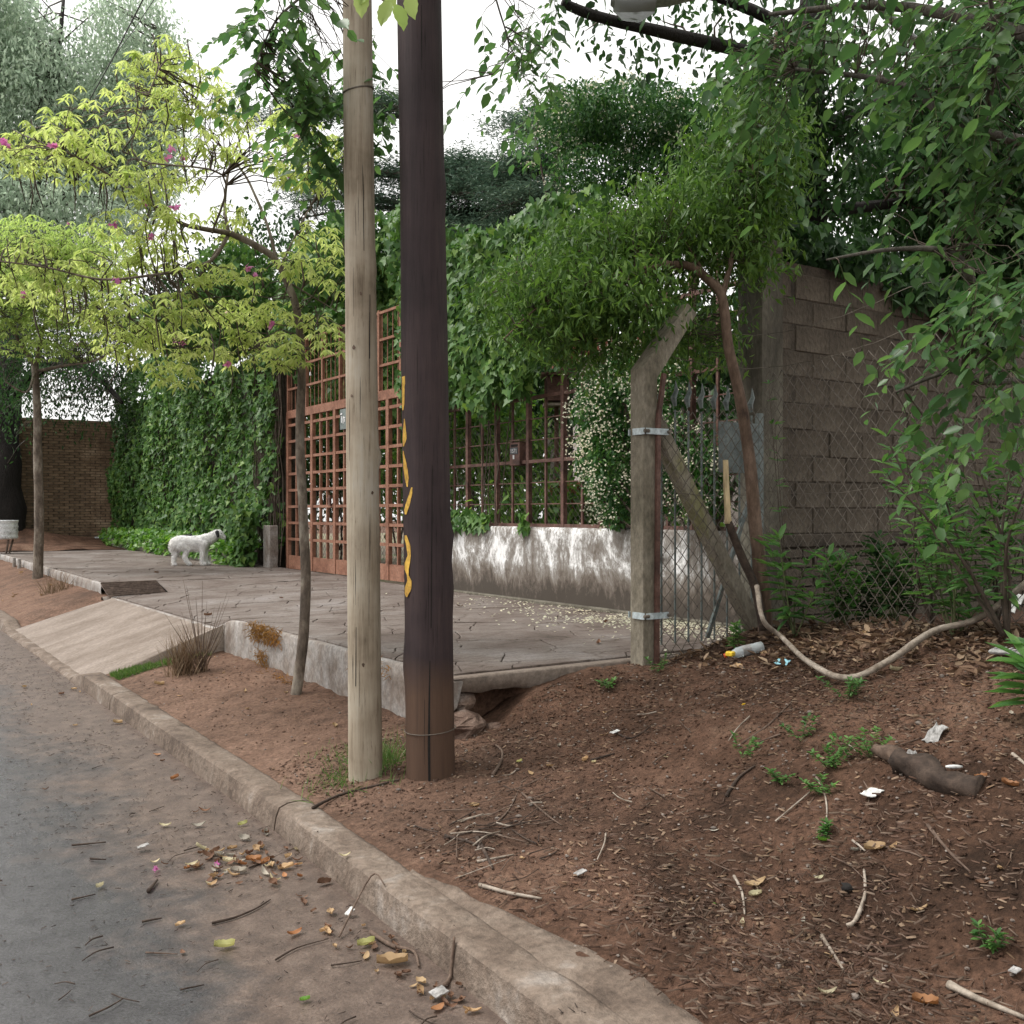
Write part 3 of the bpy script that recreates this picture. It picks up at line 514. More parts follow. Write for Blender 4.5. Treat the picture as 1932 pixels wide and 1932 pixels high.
for r in range(10):
    z = 1.53 + r * 0.2; off = 0.2 if r % 2 else 0.0
    for k in range(-1 if r % 2 else 0, 9):
        x = 6.17 + k * 0.4 + off + (0.06 if k < 0 else 0)
        o = bpy.data.objects.new('block', blk[rb.randrange(6)]); o.scale.x = 0.48 if k < 0 else 1.0; o.location = (x, 5.310 + rb.uniform(-0.006, 0.006), z + rb.uniform(-.004, .004)); link(bevel(o, 0.006), bkw)
bk2 = [MB().box((0, 0, 0), (0.236, 0.04, 0.06)).mesh('brick', M['block']) for _ in range(2)]
for r in range(9):
    for k in range(14):
        o = bpy.data.objects.new('brick', bk2[r % 2]); o.location = (6.1 + k * 0.255 + (0.127 if r % 2 else 0), 5.280 + rb.uniform(-.006, .006), 0.70 + r * 0.073); link(o, bkw)

# ------------------------------------------------------------------ the gate
G0, G1, GX = 11.62, 16.32, 6.5
gate = thing('driveway_gate', (GX, 14, 0.65), 'tall red oxide lattice driveway gate with overhead grille', 'gate')
def bar(par, name, p, q, w, h, m='rust', up=(1, 0, 0)): return MB().bar(p, q, w, h, up).build(name, M[m], par)
for y in (G1, 15.3, 14.43, 12.67, G0):
    bar(gate, 'stile', (GX, y, 0.66), (GX, y, 3.27), 0.085, 0.06)
bar(gate, 'top_rail', (GX + .002, G0, 3.22), (GX + .002, G1, 3.22), 0.13, 0.065)
bar(gate, 'kick_plate', (GX - .004, G0, 0.77), (GX - .004, G1, 0.77), 0.22, 0.03)
for r in range(1, 9):
    z = 0.88 + r * 0.27
    for a, b in ((15.34, 16.28), (14.47, 15.26), (12.71, 14.39), (11.66, 12.63)):
        bar(gate, 'rail', (GX - .001 * (r % 2), a, z), (GX - .001 * (r % 2), b, z), 0.042, 0.045)
for a, b, k in ((15.34, 16.28, 3), (14.47, 15.26, 3), (12.71, 14.39, 6), (11.66, 12.63, 4)):
    for i in range(1, k):
        y = lerp(a, b, i / k); bar(gate, 'upright', (GX + .004, y, 0.86), (GX + .004, y, 3.16), 0.036, 0.04)
for y in (G1, 15.55, 14.9, 14.25, 13.6, 12.95, 12.3, G0):
    bar(gate, 'overhead_upright', (GX, y, 3.285), (GX, y, 4.42), 0.05, 0.05)
for z in (3.64, 4.0, 4.38): bar(gate, 'overhead_rail', (GX - .003, G0, z), (GX - .003, G1, z), 0.035, 0.035)
for i in range(29):
    y = 11.78 + i * 0.158; bar(gate, 'thin_bar', (GX + .01, y, 3.285), (GX + .01, y, 4.38), 0.012, 0.012)
lk = MB().box((GX - 0.045, 14.55, 1.78), (0.03, 0.06, 0.16)).tube([(GX - 0.06, 14.55, 1.8), (GX - 0.10, 14.55, 1.8), (GX - 0.10, 14.47, 1.8)], 0.008, 6).build('lock', M['rustd'], gate)
gsign = thing('enamel_sign', (GX - 0.05, 13.95, 3.0), 'small grey-blue enamel sign with worn white strokes on the gate', 'sign')
MB().box((GX - 0.052, 13.97, 2.98), (0.012, 0.36, 0.30)).build('plate', M['grey'], gsign)
for k, (y, z, w, h) in enumerate(((14.10, 3.06, .07, .02), (14.085, 2.98, .018, .10), (14.03, 2.97, .02, .11), (13.99, 3.0, .05, .018), (13.98, 2.96, .016, .05))):
    MB().box((GX - 0.0602 - .0005 * k, y, z), (0.003, w, h)).build('stroke', M['number'], gsign)

# ------------------------------------------------------------------ the grille over the low wall
gr = thing('window_grille', (6.5, 9, 1.44), 'brown rusty bar grille standing on the whitewashed wall', 'grille')
y = 11.22; k = 0
while y > 5.6:
    t = k % 2 == 0; bar(gr, 'post' if t else 'upright', (6.5, y, 1.44), (6.5, y, 4.2 if t else 4.05), 0.05 if t else 0.028, 0.05 if t else 0.022, 'rustd'); y -= 0.32; k += 1
for k in range(12):
    z = 1.455 + k * 0.2335; t = k % 3 == 0
    bar(gr, 'rail' if t else 'rod', (6.497 if t else 6.505, 5.62, z), (6.497 if t else 6.505, 11.24, z), 0.036 if t else 0.012, 0.036 if t else 0.012, 'rustd')
mbx = thing('letter_box', (6.46, 9.52, 2.1), 'brown metal letter box with white number plate on the grille', 'letter box')
bevel(MB().box((6.50, 9.515, 2.25), (0.10, 0.20, 0.26)).build('box', M['rustd'], mbx), 0.006)
MB().bar((6.44, 9.515, 2.40), (6.58, 9.515, 2.42), 0.23, 0.012, (0, 0, 1)).build('lid', M['rustd'], mbx)
MB().box((6.4475, 9.515, 2.345), (0.004, 0.13, 0.025)).build('slot', M['crack'], mbx)
pl = MB().box((6.447, 9.52, 2.285), (0.005, 0.15, 0.075)).build('number_plate', M['plate'], mbx)
def text(s, loc, size, parent, m):
    cu = bpy.data.curves.new('numerals', 'FONT'); cu.body = s; cu.size = size; cu.align_x = 'CENTER'; cu.extrude = 0.001; cu.materials.append(m)
    tmp = bpy.data.objects.new('numerals', cu); C.objects.link(tmp); me = bpy.data.meshes.new_from_object(tmp.evaluated_get(bpy.context.evaluated_depsgraph_get())); bpy.data.objects.remove(tmp)
    o = bpy.data.objects.new('numerals', me); o.rotation_euler = (math.pi / 2, 0, -math.pi / 2); o.location = loc; return link(o, parent)
text('1571', (6.443, 9.52, 2.262), 0.066, pl, M['number'])
MB().box((6.446, 9.525, 2.215), (0.004, 0.03, 0.045)).build('key_plate', M['number'], mbx)

# ------------------------------------------------------------------ chain link
def chainlink(p0, p1, zb, zt, D=0.105, r=0.0027):
    p0, p1 = np.array(p0, float), np.array(p1, float); Lh = np.linalg.norm(p1 - p0); d = (p1 - p0) / Lh; nrm = np.array([-d[1], d[0]]); mb = MB()
    for k in range(int(Lh / (D / 2))):
        u = k * D / 2; b = zb(u / Lh); t = zt(u / Lh); nn = int((t - b) / (D / 2)); path = []
        for j in range(nn + 1):
            uu = u + (D / 2 if (j + k) % 2 else 0) ; off = 0.002 * (1 if j % 2 else -1) + 0.016 * nz(uu * 1.5, j * 0.1, 7)
            q = p0 + d * (uu + 0.004 * nz(uu, j, 3, 2)) + nrm * off; path.append((q[0], q[1], b + j * D / 2 + 0.006 * nz(uu, j, 9)))
        if len(path) > 1: mb.tube(path, r * 1.15, 5, False)
    return mb
def barbed(pts, par):
    mb = MB(); path = []
    for a, b in zip(pts[:-1], pts[1:]):
        a, b = Vector(a), Vector(b)
        for i in range(14):
            t = i / 14; q = a.lerp(b, t); q.z -= 0.04 * 4 * t * (1 - t); path.append(q + Vector((0, 0, 0.004 * math.sin(i * 2.1))))
    path.append(Vector(pts[-1])); mb.tube(path, 0.0022, 4)
    for i in range(2, len(path), 3):
        q = path[i]
        for s in range(2):
            v = Vector((random.uniform(-1, 1), random.uniform(-1, 1), random.uniform(-1, 1))).normalized() * 0.018; mb.tube([q - v, q + v], 0.0014, 3)
    return mb.build('barbed_wire', M['zinc'], par)
PO = (4.45, 5.06); CO = (5.66, 5.12)
pst = thing('concrete_post', (PO[0], PO[1], 0.5), 'angled concrete fence post with diagonal brace beside the pavement', 'post')
b_ = MB(); pr = [(-.062, .3), (.062, .3), (.062, 2.47), (.415, 2.925), (.335, 2.99), (-.062, 2.53)]
vs = [(PO[0] + a, PO[1] + s_ * .064, z) for s_ in (-1, 1) for a, z in pr]
bevel(b_.add(vs, [(0, 1, 2, 5), (5, 2, 3, 4), (11, 8, 7, 6), (10, 9, 8, 11)] + [(i, i + 6, (i + 1) % 6 + 6, (i + 1) % 6) for i in range(6)]).build('shaft', M['post'], pst), 0.007, 2)
bevel(MB().bar((PO[0] + 0.05, PO[1] + .01, 2.26), (5.62, 5.10, 0.62), 0.10, 0.11).build('brace', M['post'], pst), 0.01)
MB().bar((PO[0] + 0.035, PO[1] - 0.082, 0.42), (PO[0] + 0.05, PO[1] - 0.082, 2.2), 0.03, 0.022, (0, 1, 0)).bar((PO[0] + 0.05, PO[1] - 0.082, 2.2), (PO[0] + 0.10, PO[1] - 0.082, 2.5), 0.03, 0.022, (0, 1, 0)).build('tension_bar', M['rustd'], pst)
for z in (2.12, 0.93):
    c = MB().box((PO[0] - 0.0715, PO[1] - 0.03, z), (0.006, 0.115, 0.042)).box((PO[0] + 0.03, PO[1] - 0.0985, z), (0.19, 0.006, 0.04)).box((PO[0] + 0.02, PO[1] + 0.072, z), (0.18, 0.006, 0.04))
    cl = c.build('clamp', M['clamp'], pst); MB().tube([(PO[0] - 0.085, PO[1] - 0.10, z), (PO[0] - 0.045, PO[1] - 0.10, z)], 0.012, 6).tube([(PO[0] + 0.12, PO[1] - 0.125, z), (PO[0] + 0.12, PO[1] - 0.07, z)], 0.012, 6).build('bolt', M['zinc'], cl)
cf = thing('chain_link_fence', (5.3, 4.0, 0.8), 'sagging rusty chain link fence with barbed wire along the soil bank', 'fence')
BE = (4.86, 2.2)
zb = lambda u: E(lerp(CO[0], BE[0], u), lerp(CO[1], BE[1], u)) - 0.06
chainlink(CO, BE, zb, lambda u: 2.62 + 0.05 * u).build('mesh_panel', M['zinc'], cf, True, kind='stuff')
chainlink((PO[0] + 0.07, PO[1] - 0.07), (CO[0], CO[1] - 0.03), lambda u: 0.56 + 0.12 * u, lambda u: 2.28 + 0.1 * u).build('mesh_panel', M['zinc'], cf, True, kind='stuff')
for z0, z1 in ((2.64, 2.72), (2.88, 2.98), (1.75, 1.8)):
    dx = 0.09 if z0 > 2.6 else 0.07; dx += 0.24 if z0 > 2.8 else 0
    barbed([(PO[0] + dx, PO[1] - 0.06, z0), (CO[0], CO[1] - 0.03, z0 + 0.0), (lerp(CO[0], BE[0], 0.5), lerp(CO[1], BE[1], .5), z0 + 0.03), (BE[0], BE[1], z1)], cf)
MB().tube([(BE[0], BE[1], 0.7), (BE[0], BE[1], 2.8)], 0.03, 10).build('end_post', M['zinc'], cf)
MB().tube([(PO[0] + 0.1, PO[1] - 0.07, 0.66), (5.1, 5.05, 0.68), (5.62, 5.07, 0.72)], 0.003, 4).build('base_wire', M['zinc'], cf)
sg = thing('side_gate', (5.1, 5.22, 0.66), 'grey spear-topped metal side gate behind the concrete post', 'gate')
for z, h in ((2.30, 0.045), (0.69, 0.03), (1.46, 0.03)): bar(sg, 'rail', (4.58, 5.20, z), (5.70, 5.20, z), h, 0.035, 'grey')
for x in (4.6, 5.69): bar(sg, 'stile', (x, 5.203, 0.68), (x, 5.203, 2.32), 0.045, 0.04, 'grey', (0, 1, 0))
for i in range(8):
    x = 4.73 + i * 0.125
    sp = MB().tube([(x, 5.20, 0.70), (x, 5.20, 2.30)], 0.008, 6).build('picket', M['grey'], sg)
    MB().tube([(x, 5.20, 2.325), (x - 0.015, 5.20, 2.38), (x + 0.012, 5.2, 2.43), (x + 0.005, 5.20, 2.50)], [0.012, 0.022, 0.016, 0.002], 6).build('spear', M['grey'], sp)
MB().box((5.45, 5.178, 2.06), (0.40, 0.008, 0.36)).build('blank_panel', M['grey'], sg)
bar(sg, 'stay', (5.15, 5.19, 0.72), (5.66, 5.19, 1.9), 0.03, 0.02, 'grey', (0, 1, 0))
# mesh with a pipe rail inside the garden
inn = thing('garden_mesh', (7.4, 11, 0.6), 'inner chain link fence with pipe rail seen through the gate', 'fence')
chainlink((7.1, 16.6), (7.1, 11.4), lambda u: 0.62, lambda u: 1.95, 0.10, 0.002).build('mesh_panel', M['zinc'], inn, kind='stuff')
MB().tube([(7.1, 16.8, 1.97), (7.1, 11.4, 1.97)], 0.022, 8).build('pipe_rail', M['zinc'], inn)
for y in (16.6, 14.9, 13.2, 11.45): MB().tube([(7.1, y, 0.5), (7.1, y, 1.97)], 0.022, 8).build('pipe_post', M['zinc'], inn)
chainlink((6.58, 11.2), (6.58, 5.7), lambda u: 1.45, lambda u: 2.62, 0.085, 0.0018).build('mesh_panel', M['zinc'], gr, kind='stuff')

# ------------------------------------------------------------------ utility poles
def pole_path(b, t, z0, z1, n):
    b, t = Vector(b), Vector(t); d = (t - b) / (t.z - b.z); return [b + d * (z0 + (z1 - z0) * i / n - b.z) for i in range(n + 1)]
def make_pole(name, label, b, t, r0, r1, m, seed):
    root = thing(name, b, label, 'pole', None); path = pole_path(b, t, b[2] - 0.4, 8.2, 120); mb = MB(); n = 40; vs = []
    for i, p in enumerate(path):
        r = lerp(r0, r1, min(1, i / 90)); r *= 1 + 0.015 * nz(p.z, seed, 0, 1.3)
        for k in range(n):
            th = 2 * math.pi * k / n; q = r * (1 + 0.045 * nz(math.cos(th), math.sin(th), p.z * 0.55 + seed, 1.4) + 0.014 * nz(math.cos(th) * 6, math.sin(th) * 6, p.z * 0.4 + seed))
            for (kz, kth, kr, ks) in KNOTS.get(name, ()):
                dd = ((p.z - kz) / ks) ** 2 + (((th - kth + math.pi) % (2 * math.pi) - math.pi) * r / (ks * 0.7)) ** 2; q += kr * math.exp(-dd)
            vs.append((p.x + q * math.cos(th), p.y + q * math.sin(th), p.z))
    fs = [(i * n + k, i * n + (k + 1) % n, (i + 1) * n + (k + 1) % n, (i + 1) * n + k) for i in range(len(path) - 1) for k in range(n)]
    mb.add(vs, fs); mb.f.append(tuple((len(path) - 1) * n + k for k in range(n))); mb.build('shaft', m, root, True); return root
def on_pole(b, t, r0, r1, px, py, lift=1.006):
    """point of the pole surface seen in a photo direction"""
    z = EYE
    for _ in range(3):
        u = (z - b[2]) / (t[2] - b[2]); ax = np.array(b) * (1 - u) + np.array(t) * u; d = ray(px, py); dep = float((ax - CAM) @ FX); z = EYE + d[2] * dep
    r = lerp(r0, r1, min(1, max(0, (z - b[2] + 0.4) / 6.2)))
    off = ((px - 966) / F * dep - float((ax - CAM) @ RX)); off = max(-0.985 * r, min(0.985 * r, off)); back = math.sqrt(max(0, r * r - off * off))
    q = ax + RX * off * lift - FX * back * lift; q[2] = z - d[2] * 0.0; return q
T_x = {'pale_pole': (674, 690, 26), 'dark_pole': (791, 813, 38)}
TOC = math.pi + YAW * -1 + math.pi / 2  # angle of the pole side that faces the camera
KNOTS = {'pale_pole': [(1.50, -2.35, 0.012, 0.05), (1.9, -0.6, 0.02, 0.04), (2.9, -0.9, 0.012, 0.05), (2.55, -2.2, 0.008, 0.06), (0.45, -1.6, -0.012, 0.07)],
         'dark_pole': [(1.46, -0.75, 0.022, 0.05), (1.2, -0.8, 0.01, 0.1), (2.4, -1.5, 0.008, 0.05), (3.3, -0.8, 0.012, 0.08), (0.8, 2.6, 0.012, 0.1)]}
PB, PT = P(690, 1466, 5.45), P(674, 0, 5.45); DB, DT = P(813, 1468, 5.4), P(791, 0, 5.4)
pale = make_pole('pale_pole', 'pale bare wood utility pole with dark knot, left of the dark pole', PB, PT, 0.091, 0.072, M['pole_pale'], 2.0)
dark = make_pole('dark_pole', 'thick dark creosoted utility pole with peeling yellow paint marks', DB, DT, 0.130, 0.111, M['pole_dark'], 9.0)
def strip(par, name, m, B, T, r0, r1, rows, n=5, lift=1.032):
    out = []
    for (y0, a0, b0), (y1, a1, b1) in zip(rows[:-1], rows[1:]):
        st = max(1, int((y1 - y0) / 5))
        for i in range(st):
            t = i / st; y = lerp(y0, y1, t); j = 1.2 * nz(y, 3, 0, 0.35) if name == 'paint_mark' else 0.3 * nz(y, 1, 0, 0.2)
            out.append([on_pole(B, T, r0, r1, lerp(lerp(a0, a1, t) + j * 0.5, lerp(b0, b1, t) + j, k / n), y, lift) for k in range(n + 1)])
    out.append([on_pole(B, T, r0, r1, lerp(rows[-1][1], rows[-1][2], k / n), rows[-1][0], lift) for k in range(n + 1)])
    return MB().grid(out).build(name, m, par, True)
def cr(rows): return [(690 + y * 0.4096, 734.7 + a * 0.4096, 734.7 + b * 0.4096) for y, a, b in rows]
for rows in ([(57, 66, 103), (93, 66, 101), (97, 66, 80), (185, 66, 78), (210, 68, 73)], [(250, 76, 80), (300, 71, 86), (340, 69, 90), (375, 69, 76)], [(395, 69, 74), (480, 74, 95), (520, 80, 99), (560, 90, 95)],
             [(563, 111, 117), (600, 99, 115), (640, 84, 105), (665, 77, 96), (685, 80, 88)], [(780, 79, 90), (800, 79, 97), (830, 88, 108), (870, 95, 110), (905, 79, 105), (935, 77, 98), (960, 90, 99), (985, 92, 112), (1020, 79, 112), (1045, 79, 100), (1060, 86, 92)]):
    strip(dark, 'paint_mark', M['yellow'], DB, DT, 0.130, 0.111, cr(rows))
for B_, T_, ra, rb_, par, rows in ((DB, DT, .130, .111, dark, [(1240, 814, 815.5), (1330, 812, 815), (1400, 811, 815.5), (1462, 812, 816)]), (DB, DT, .130, .111, dark, [(880, 818, 819), (980, 817.5, 819), (1180, 816, 817.5)]), (DB, DT, .130, .111, dark, [(30, 798, 799), (90, 798, 800), (150, 799, 800)]),
                              (PB, PT, .091, .072, pale, [(165, 684, 685.5), (300, 687, 689), (480, 690, 691)]), (PB, PT, .091, .072, pale, [(1180, 676, 677), (1290, 675, 676.5)]), (PB, PT, .091, .072, pale, [(560, 700, 701), (680, 700, 701)])):
    strip(par, 'crack', M['crack'], B_, T_, ra, rb_, rows, 1, 1.02)
rc = random.Random(21)
for B_, T_, ra, rb_, par, nck in ((DB, DT, .130, .111, dark, 16), (PB, PT, .091, .072, pale, 14)):
    for i in range(nck):
        y0 = rc.uniform(40, 1400); l = rc.uniform(25, 150); x = lerp(T_x[par.name][0], T_x[par.name][1], y0 / 1466) + rc.uniform(-.8, .8) * T_x[par.name][2]; w_ = rc.uniform(.25, .8)
        strip(par, 'crack', M['crack'], B_, T_, ra, rb_, [(y0, x, x + .3), (y0 + l * .4, x - .4, x + w_), (y0 + l, x, x + .3)], 1, 1.012)
for kx_, ky_, ks_ in ((672, 660, 4), (705, 930, 3), (668, 1010 - 260, 3), (690, 1250, 4), (685, 560, 3)):
    MB().add([on_pole(PB, PT, .091, .072, kx_, ky_, 1.03)] + [on_pole(PB, PT, .091, .072, kx_ + ks_ * math.cos(a) * rc.uniform(.5, 1), ky_ + ks_ * 1.3 * math.sin(a) * rc.uniform(.5, 1), 1.02) for a in np.linspace(0, 6.28, 9)[:-1]], [(0, i + 1, (i + 1) % 8 + 1) for i in range(8)]).build('knot', M['midwood'], pale)
kn = [on_pole(PB, PT, .091, .072, 681 + 7 * math.cos(a) * (0.7 + .5 * random.random()), 1001 + 8 * math.sin(a) * (0.7 + .5 * random.random()), 1.035 + 0.0 * a) for a in np.linspace(0, 2 * math.pi, 13)[:-1]]
MB().add([on_pole(PB, PT, .091, .072, 681, 1001, 1.03)] + kn, [(0, i + 1, (i + 1) % 12 + 1) for i in range(12)]).build('knot', M['crack'], pale)
def ring(par, name, m, B_, T_, z, r, tr, tilt=0.0):
    u = (z - B_[2]) / (T_[2] - B_[2]); c = np.array(B_) * (1 - u) + np.array(T_) * u
    return MB().tube([(c[0] + r * math.cos(a), c[1] + r * math.sin(a), z + tilt * math.cos(a)) for a in np.linspace(0, 2 * math.pi, 33)], tr, 5, False).build(name, m, par, True)
ring(dark, 'wire_loop', M['zinc'], DB, DT, 0.46, 0.134, 0.0025, 0.01)
ring(pale, 'steel_strap', M['zinc'], PB, PT, EYE + (966 - 172) * 5.45 / F, 0.079, 0.006, 0.02)

# ------------------------------------------------------------------ the dog
DG = P(372, 1070, 17.7); DG[2] = S(DG[0], DG[1]) + 0.002; HD = Vector(RX) * 0.97 + Vector(FX) * 0.22; HD.normalize(); SD = Vector((-HD.y, HD.x, 0))
def dp(x, y, s=0.0): return Vector(DG) + HD * ((x - 900) * 0.000907) + SD * s + Vector((0, 0, (1030 - y) * 0.000907))
def capsule(mb, p, q, r0, r1):
    d = q - p; k = 7; pts, rr = [], []
    for i in range(4): a = math.pi / 2 * (1 - i / 4); pts.append(p - d.normalized() * r0 * math.sin(a)); rr.append(max(0.002, r0 * math.cos(a)))
    for i in range(5): pts.append(p + d * (i / 4)); rr.append(lerp(r0, r1, i / 4))
    for i in range(1, 5): a = math.pi / 2 * i / 4; pts.append(q + d.normalized() * r1 * math.sin(a)); rr.append(max(0.002, r1 * math.cos(a)))
    mb.tube(pts, rr, 12)
dogr = thing('dog', DG, 'shaggy white dog with black ear standing on the pavement before the ivy', 'dog')
db = MB()
for ch in ([(1000, 600, 0, .128), (800, 600, 0, .122), (600, 590, 0, .12), (540, 610, 0, .115)], [(950, 655, 0, .10), (800, 660, 0, .095), (640, 640, 0, .09)], [(1020, 560, 0, .11), (1130, 525, 0, .098), (1220, 465, 0, .083)], [(1225, 455, 0, .08), (1290, 430, 0, .074), (1330, 450, 0, .06)], [(1330, 460, 0, .048), (1400, 495, 0, .036), (1418, 502, 0, .030)],
           [(520, 640, .06, .085), (545, 740, .065, .055), (485, 860, .06, .04), (470, 1000, .06, .032), (500, 1008, .06, .032)], [(620, 650, -.06, .085), (745, 715, -.065, .052), (685, 850, -.06, .038), (735, 960, -.06, .031), (780, 995, -.06, .03)],
           [(1030, 620, -.06, .085), (1015, 740, -.065, .048), (1000, 900, -.06, .038), (1010, 985, -.06, .035), (1050, 1000, -.06, .032)], [(1050, 620, .06, .085), (1050, 745, .065, .048), (1055, 900, .06, .036), (1075, 985, .06, .034), (1120, 1000, .06, .03)],
           [(480, 560, 0, .055), (435, 640, .02, .042), (432, 720, .03, .035), (455, 790, .04, .018)]):
    for (x0, y0, s0, r0), (x1, y1, s1, r1) in zip(ch[:-1], ch[1:]): capsule(db, dp(x0, y0, s0), dp(x1, y1, s1), r0, r1)
body = db.build('body', M['dog'], dogr, True)
rmod = body.modifiers.new('remesh', 'REMESH'); rmod.mode = 'VOXEL'; rmod.voxel_size = 0.011; rmod.use_smooth_shade = True
sm = body.modifiers.new('smooth', 'SMOOTH'); sm.iterations = 4; sm.factor = 0.5
for s in (-1, 1):
    e = MB(); capsule(e, dp(1268, 400, s * .058), dp(1285, 480, s * .085), .034, .022); e.build('ear', M['dogblack'], dogr, True)
    e = MB(); capsule(e, dp(1345, 425, s * .045), dp(1350, 428, s * .048), .009, .008); e.build('eye', M['dogblack'], dogr, True)
e = MB(); capsule(e, dp(1428, 492, 0), dp(1434, 495, 0), .014, .012); e.build('nose', M['nose'], dogr, True)
dme = body.evaluated_get(bpy.context.evaluated_depsgraph_get()).to_mesh(); npol = len(dme.polygons); pc = np.zeros(npol * 3); pn = np.zeros(npol * 3); dme.polygons.foreach_get('center', pc); dme.polygons.foreach_get('normal', pn); FUR = (pc.reshape(-1, 3), pn.reshape(-1, 3))
e = MB(); capsule(e, dp(640, 464, 0), dp(790, 461, -0.01), .016, .022); e.build('saddle_patch', M['dogblack'], dogr, True)

# ------------------------------------------------------------------ street things
dr = thing('drum_bin', P(4, 1030, 21.5), 'white ribbed half drum on a low stand by the black trunk', 'bin')
c = P(4, 1018, 21.5); prof = [(0.001, 0.0)] + [(0.30 + (0.012 if i % 3 == 1 else 0), 0.02 + i * 0.036) for i in range(11)] + [(0.315, 0.39), (0.315, 0.405), (0.29, 0.40), (0.285, 0.05), (0.001, 0.04)]
MB().lathe(c, prof, 28).build('drum', M['whitemetal'], dr, True)
for a in (0.4, 1.97, 3.54, 5.1): MB().bar((c[0] + .24 * math.cos(a), c[1] + .24 * math.sin(a), c[2]), (c[0] + .14 * math.cos(a), c[1] + .14 * math.sin(a), c[2] - 0.34), 0.03, 0.03).build('leg', M['iron'], dr)
ll = P(1190, 8, 6.8); lamp = thing('street_lamp_head', ll, 'grey street lamp head with glass bowl among the upper branches', 'street lamp')
dv = Vector(RX)
def lampring(u, w, h, z): return [Vector(ll) + dv * u + Vector(FX) * (w * math.cos(a)) + Vector((0, 0, z + h * math.sin(a))) for a in np.linspace(0, 2 * math.pi, 17)[:-1]]
sh = MB(); rings = [lampring(-0.13, .05, .02, .02), lampring(-0.10, .10, .04, .03), lampring(0.05, .11, .06, .045), lampring(.25, .09, .06, .055), lampring(.42, .05, .05, .08), lampring(.8, .03, .03, .12)]
vs = [p for r in rings for p in r]; sh.add(vs, [(i * 16 + k, i * 16 + (k + 1) % 16, (i + 1) * 16 + (k + 1) % 16, (i + 1) * 16 + k) for i in range(5) for k in range(16)]); sh.build('shell', M['lamp'], lamp, True)
MB().tube([Vector(ll) + dv * .8 + Vector((0, 0, .12)), Vector(ll) + dv * 1.4 + Vector((0, 0, .2)), Vector(ll) + dv * 2.2 + Vector(FX) * .4 + Vector((0, 0, -0.2))], .03, 8).build('arm', M['lamp'], lamp, True)
g = MB(); rings = [lampring(-0.11, .09, .02, .0), lampring(-0.05, .11, .07, -0.02), lampring(0.06, .11, .085, -0.025), lampring(.16, .08, .05, .0)]; g.add([p for r in rings for p in r], [(i * 16 + k, i * 16 + (k + 1) % 16, (i + 1) * 16 + (k + 1) % 16, (i + 1) * 16 + k) for i in range(3) for k in range(16)]); g.build('bowl', M['lampglass'], lamp, True)
for nm, a, b in (('upper overhead cable slanting behind the grey-green tree', P(300, -60, 14), P(160, 205, 24)), ('thin overhead cable running beside the upper one', P(330, -60, 14), P(205, 120, 24))):
    a, b = Vector(a), Vector(b); q = b + (b - a) * 0.9; tag(MB().tube([a + (a - b) * .6, a, a.lerp(b, .5) - Vector((0, 0, .05)), b, q], 0.012 if 'upper overhead' in nm else 0.007, 5).build('overhead_cable', M['cable'], None), nm, 'cable')
hs_ = P(1310, 800, 19); hz = 0.55; house = thing('house', (hs_[0], hs_[1], hz), 'pale house glimpsed through the jasmine and side gate', 'house')
def hb(name, m, u0, u1, z0, z1, dep, th): 
    a = Vector((hs_[0], hs_[1] + 0, 0)) + Vector(RX) * ((u0 + u1) / 2) + Vector(FX) * dep; return MB().box((a.x, a.y, (z0 + z1) / 2), (u1 - u0, th, z1 - z0), -YAW).build(name, M[m], house)
hb('wall', 'housewall', -2.2, 2.6, hz, 4.2, 0, 4.0); hb('roof', 'housered', -2.6, 3.0, 4.2, 4.5, 0, 4.6)
wn_ = hb('window', 'housered', -1.3, -0.3, 1.6, 2.9, -2.03, 0.08); 
for k in (0, 1): o = hb('pane', 'plate', -1.22 + k * .47, -0.85 + k * .47, 1.68, 2.82, -2.06, 0.05); o.parent = wn_; o.matrix_parent_inverse = Matrix.Identity(4)
hb('door', 'housered', 0.5, 1.4, hz, 2.7, -2.03, 0.08)
ps = P(1072, 905, 12.2); pot = thing('terracotta_planter', (ps[0], ps[1], 0.6), 'terracotta planter on a pedestal behind the grille', 'planter')
MB().lathe((ps[0], ps[1], 0.56), [(.001, 0), (.16, 0), (.14, .1), (.10, .2), (.10, .85), (.13, .92), (.001, .93)], 16).build('pedestal', M['column'], pot, True)
MB().lathe((ps[0], ps[1], 1.49), [(.001, 0), (.12, 0), (.17, .12), (.22, .38), (.25, .40), (.25, .46), (.22, .46), (.2, .40), (.001, .38)], 20).build('bowl', M['terracotta'], pot, True)
bs_ = P(1050, 765, 13.0); bird = thing('hanging_shelf', bs_, 'small brown wooden box shelf hung behind the grille', 'shelf')
MB().box(bs_, (.34, .34, .03), -YAW).build('board', M['drywood'], bird); MB().box((bs_[0], bs_[1], bs_[2] + .20), (.30, .30, .3), -YAW).build('box', M['rustd'], bird); MB().box((bs_[0], bs_[1], bs_[2] + .38), (.40, .40, .03), -YAW).build('roof', M['rustd'], bird)
MB().tube([(bs_[0], bs_[1], 0.5), (bs_[0], bs_[1], bs_[2])], 0.03, 8).build('stake', M['rustd'], bird)

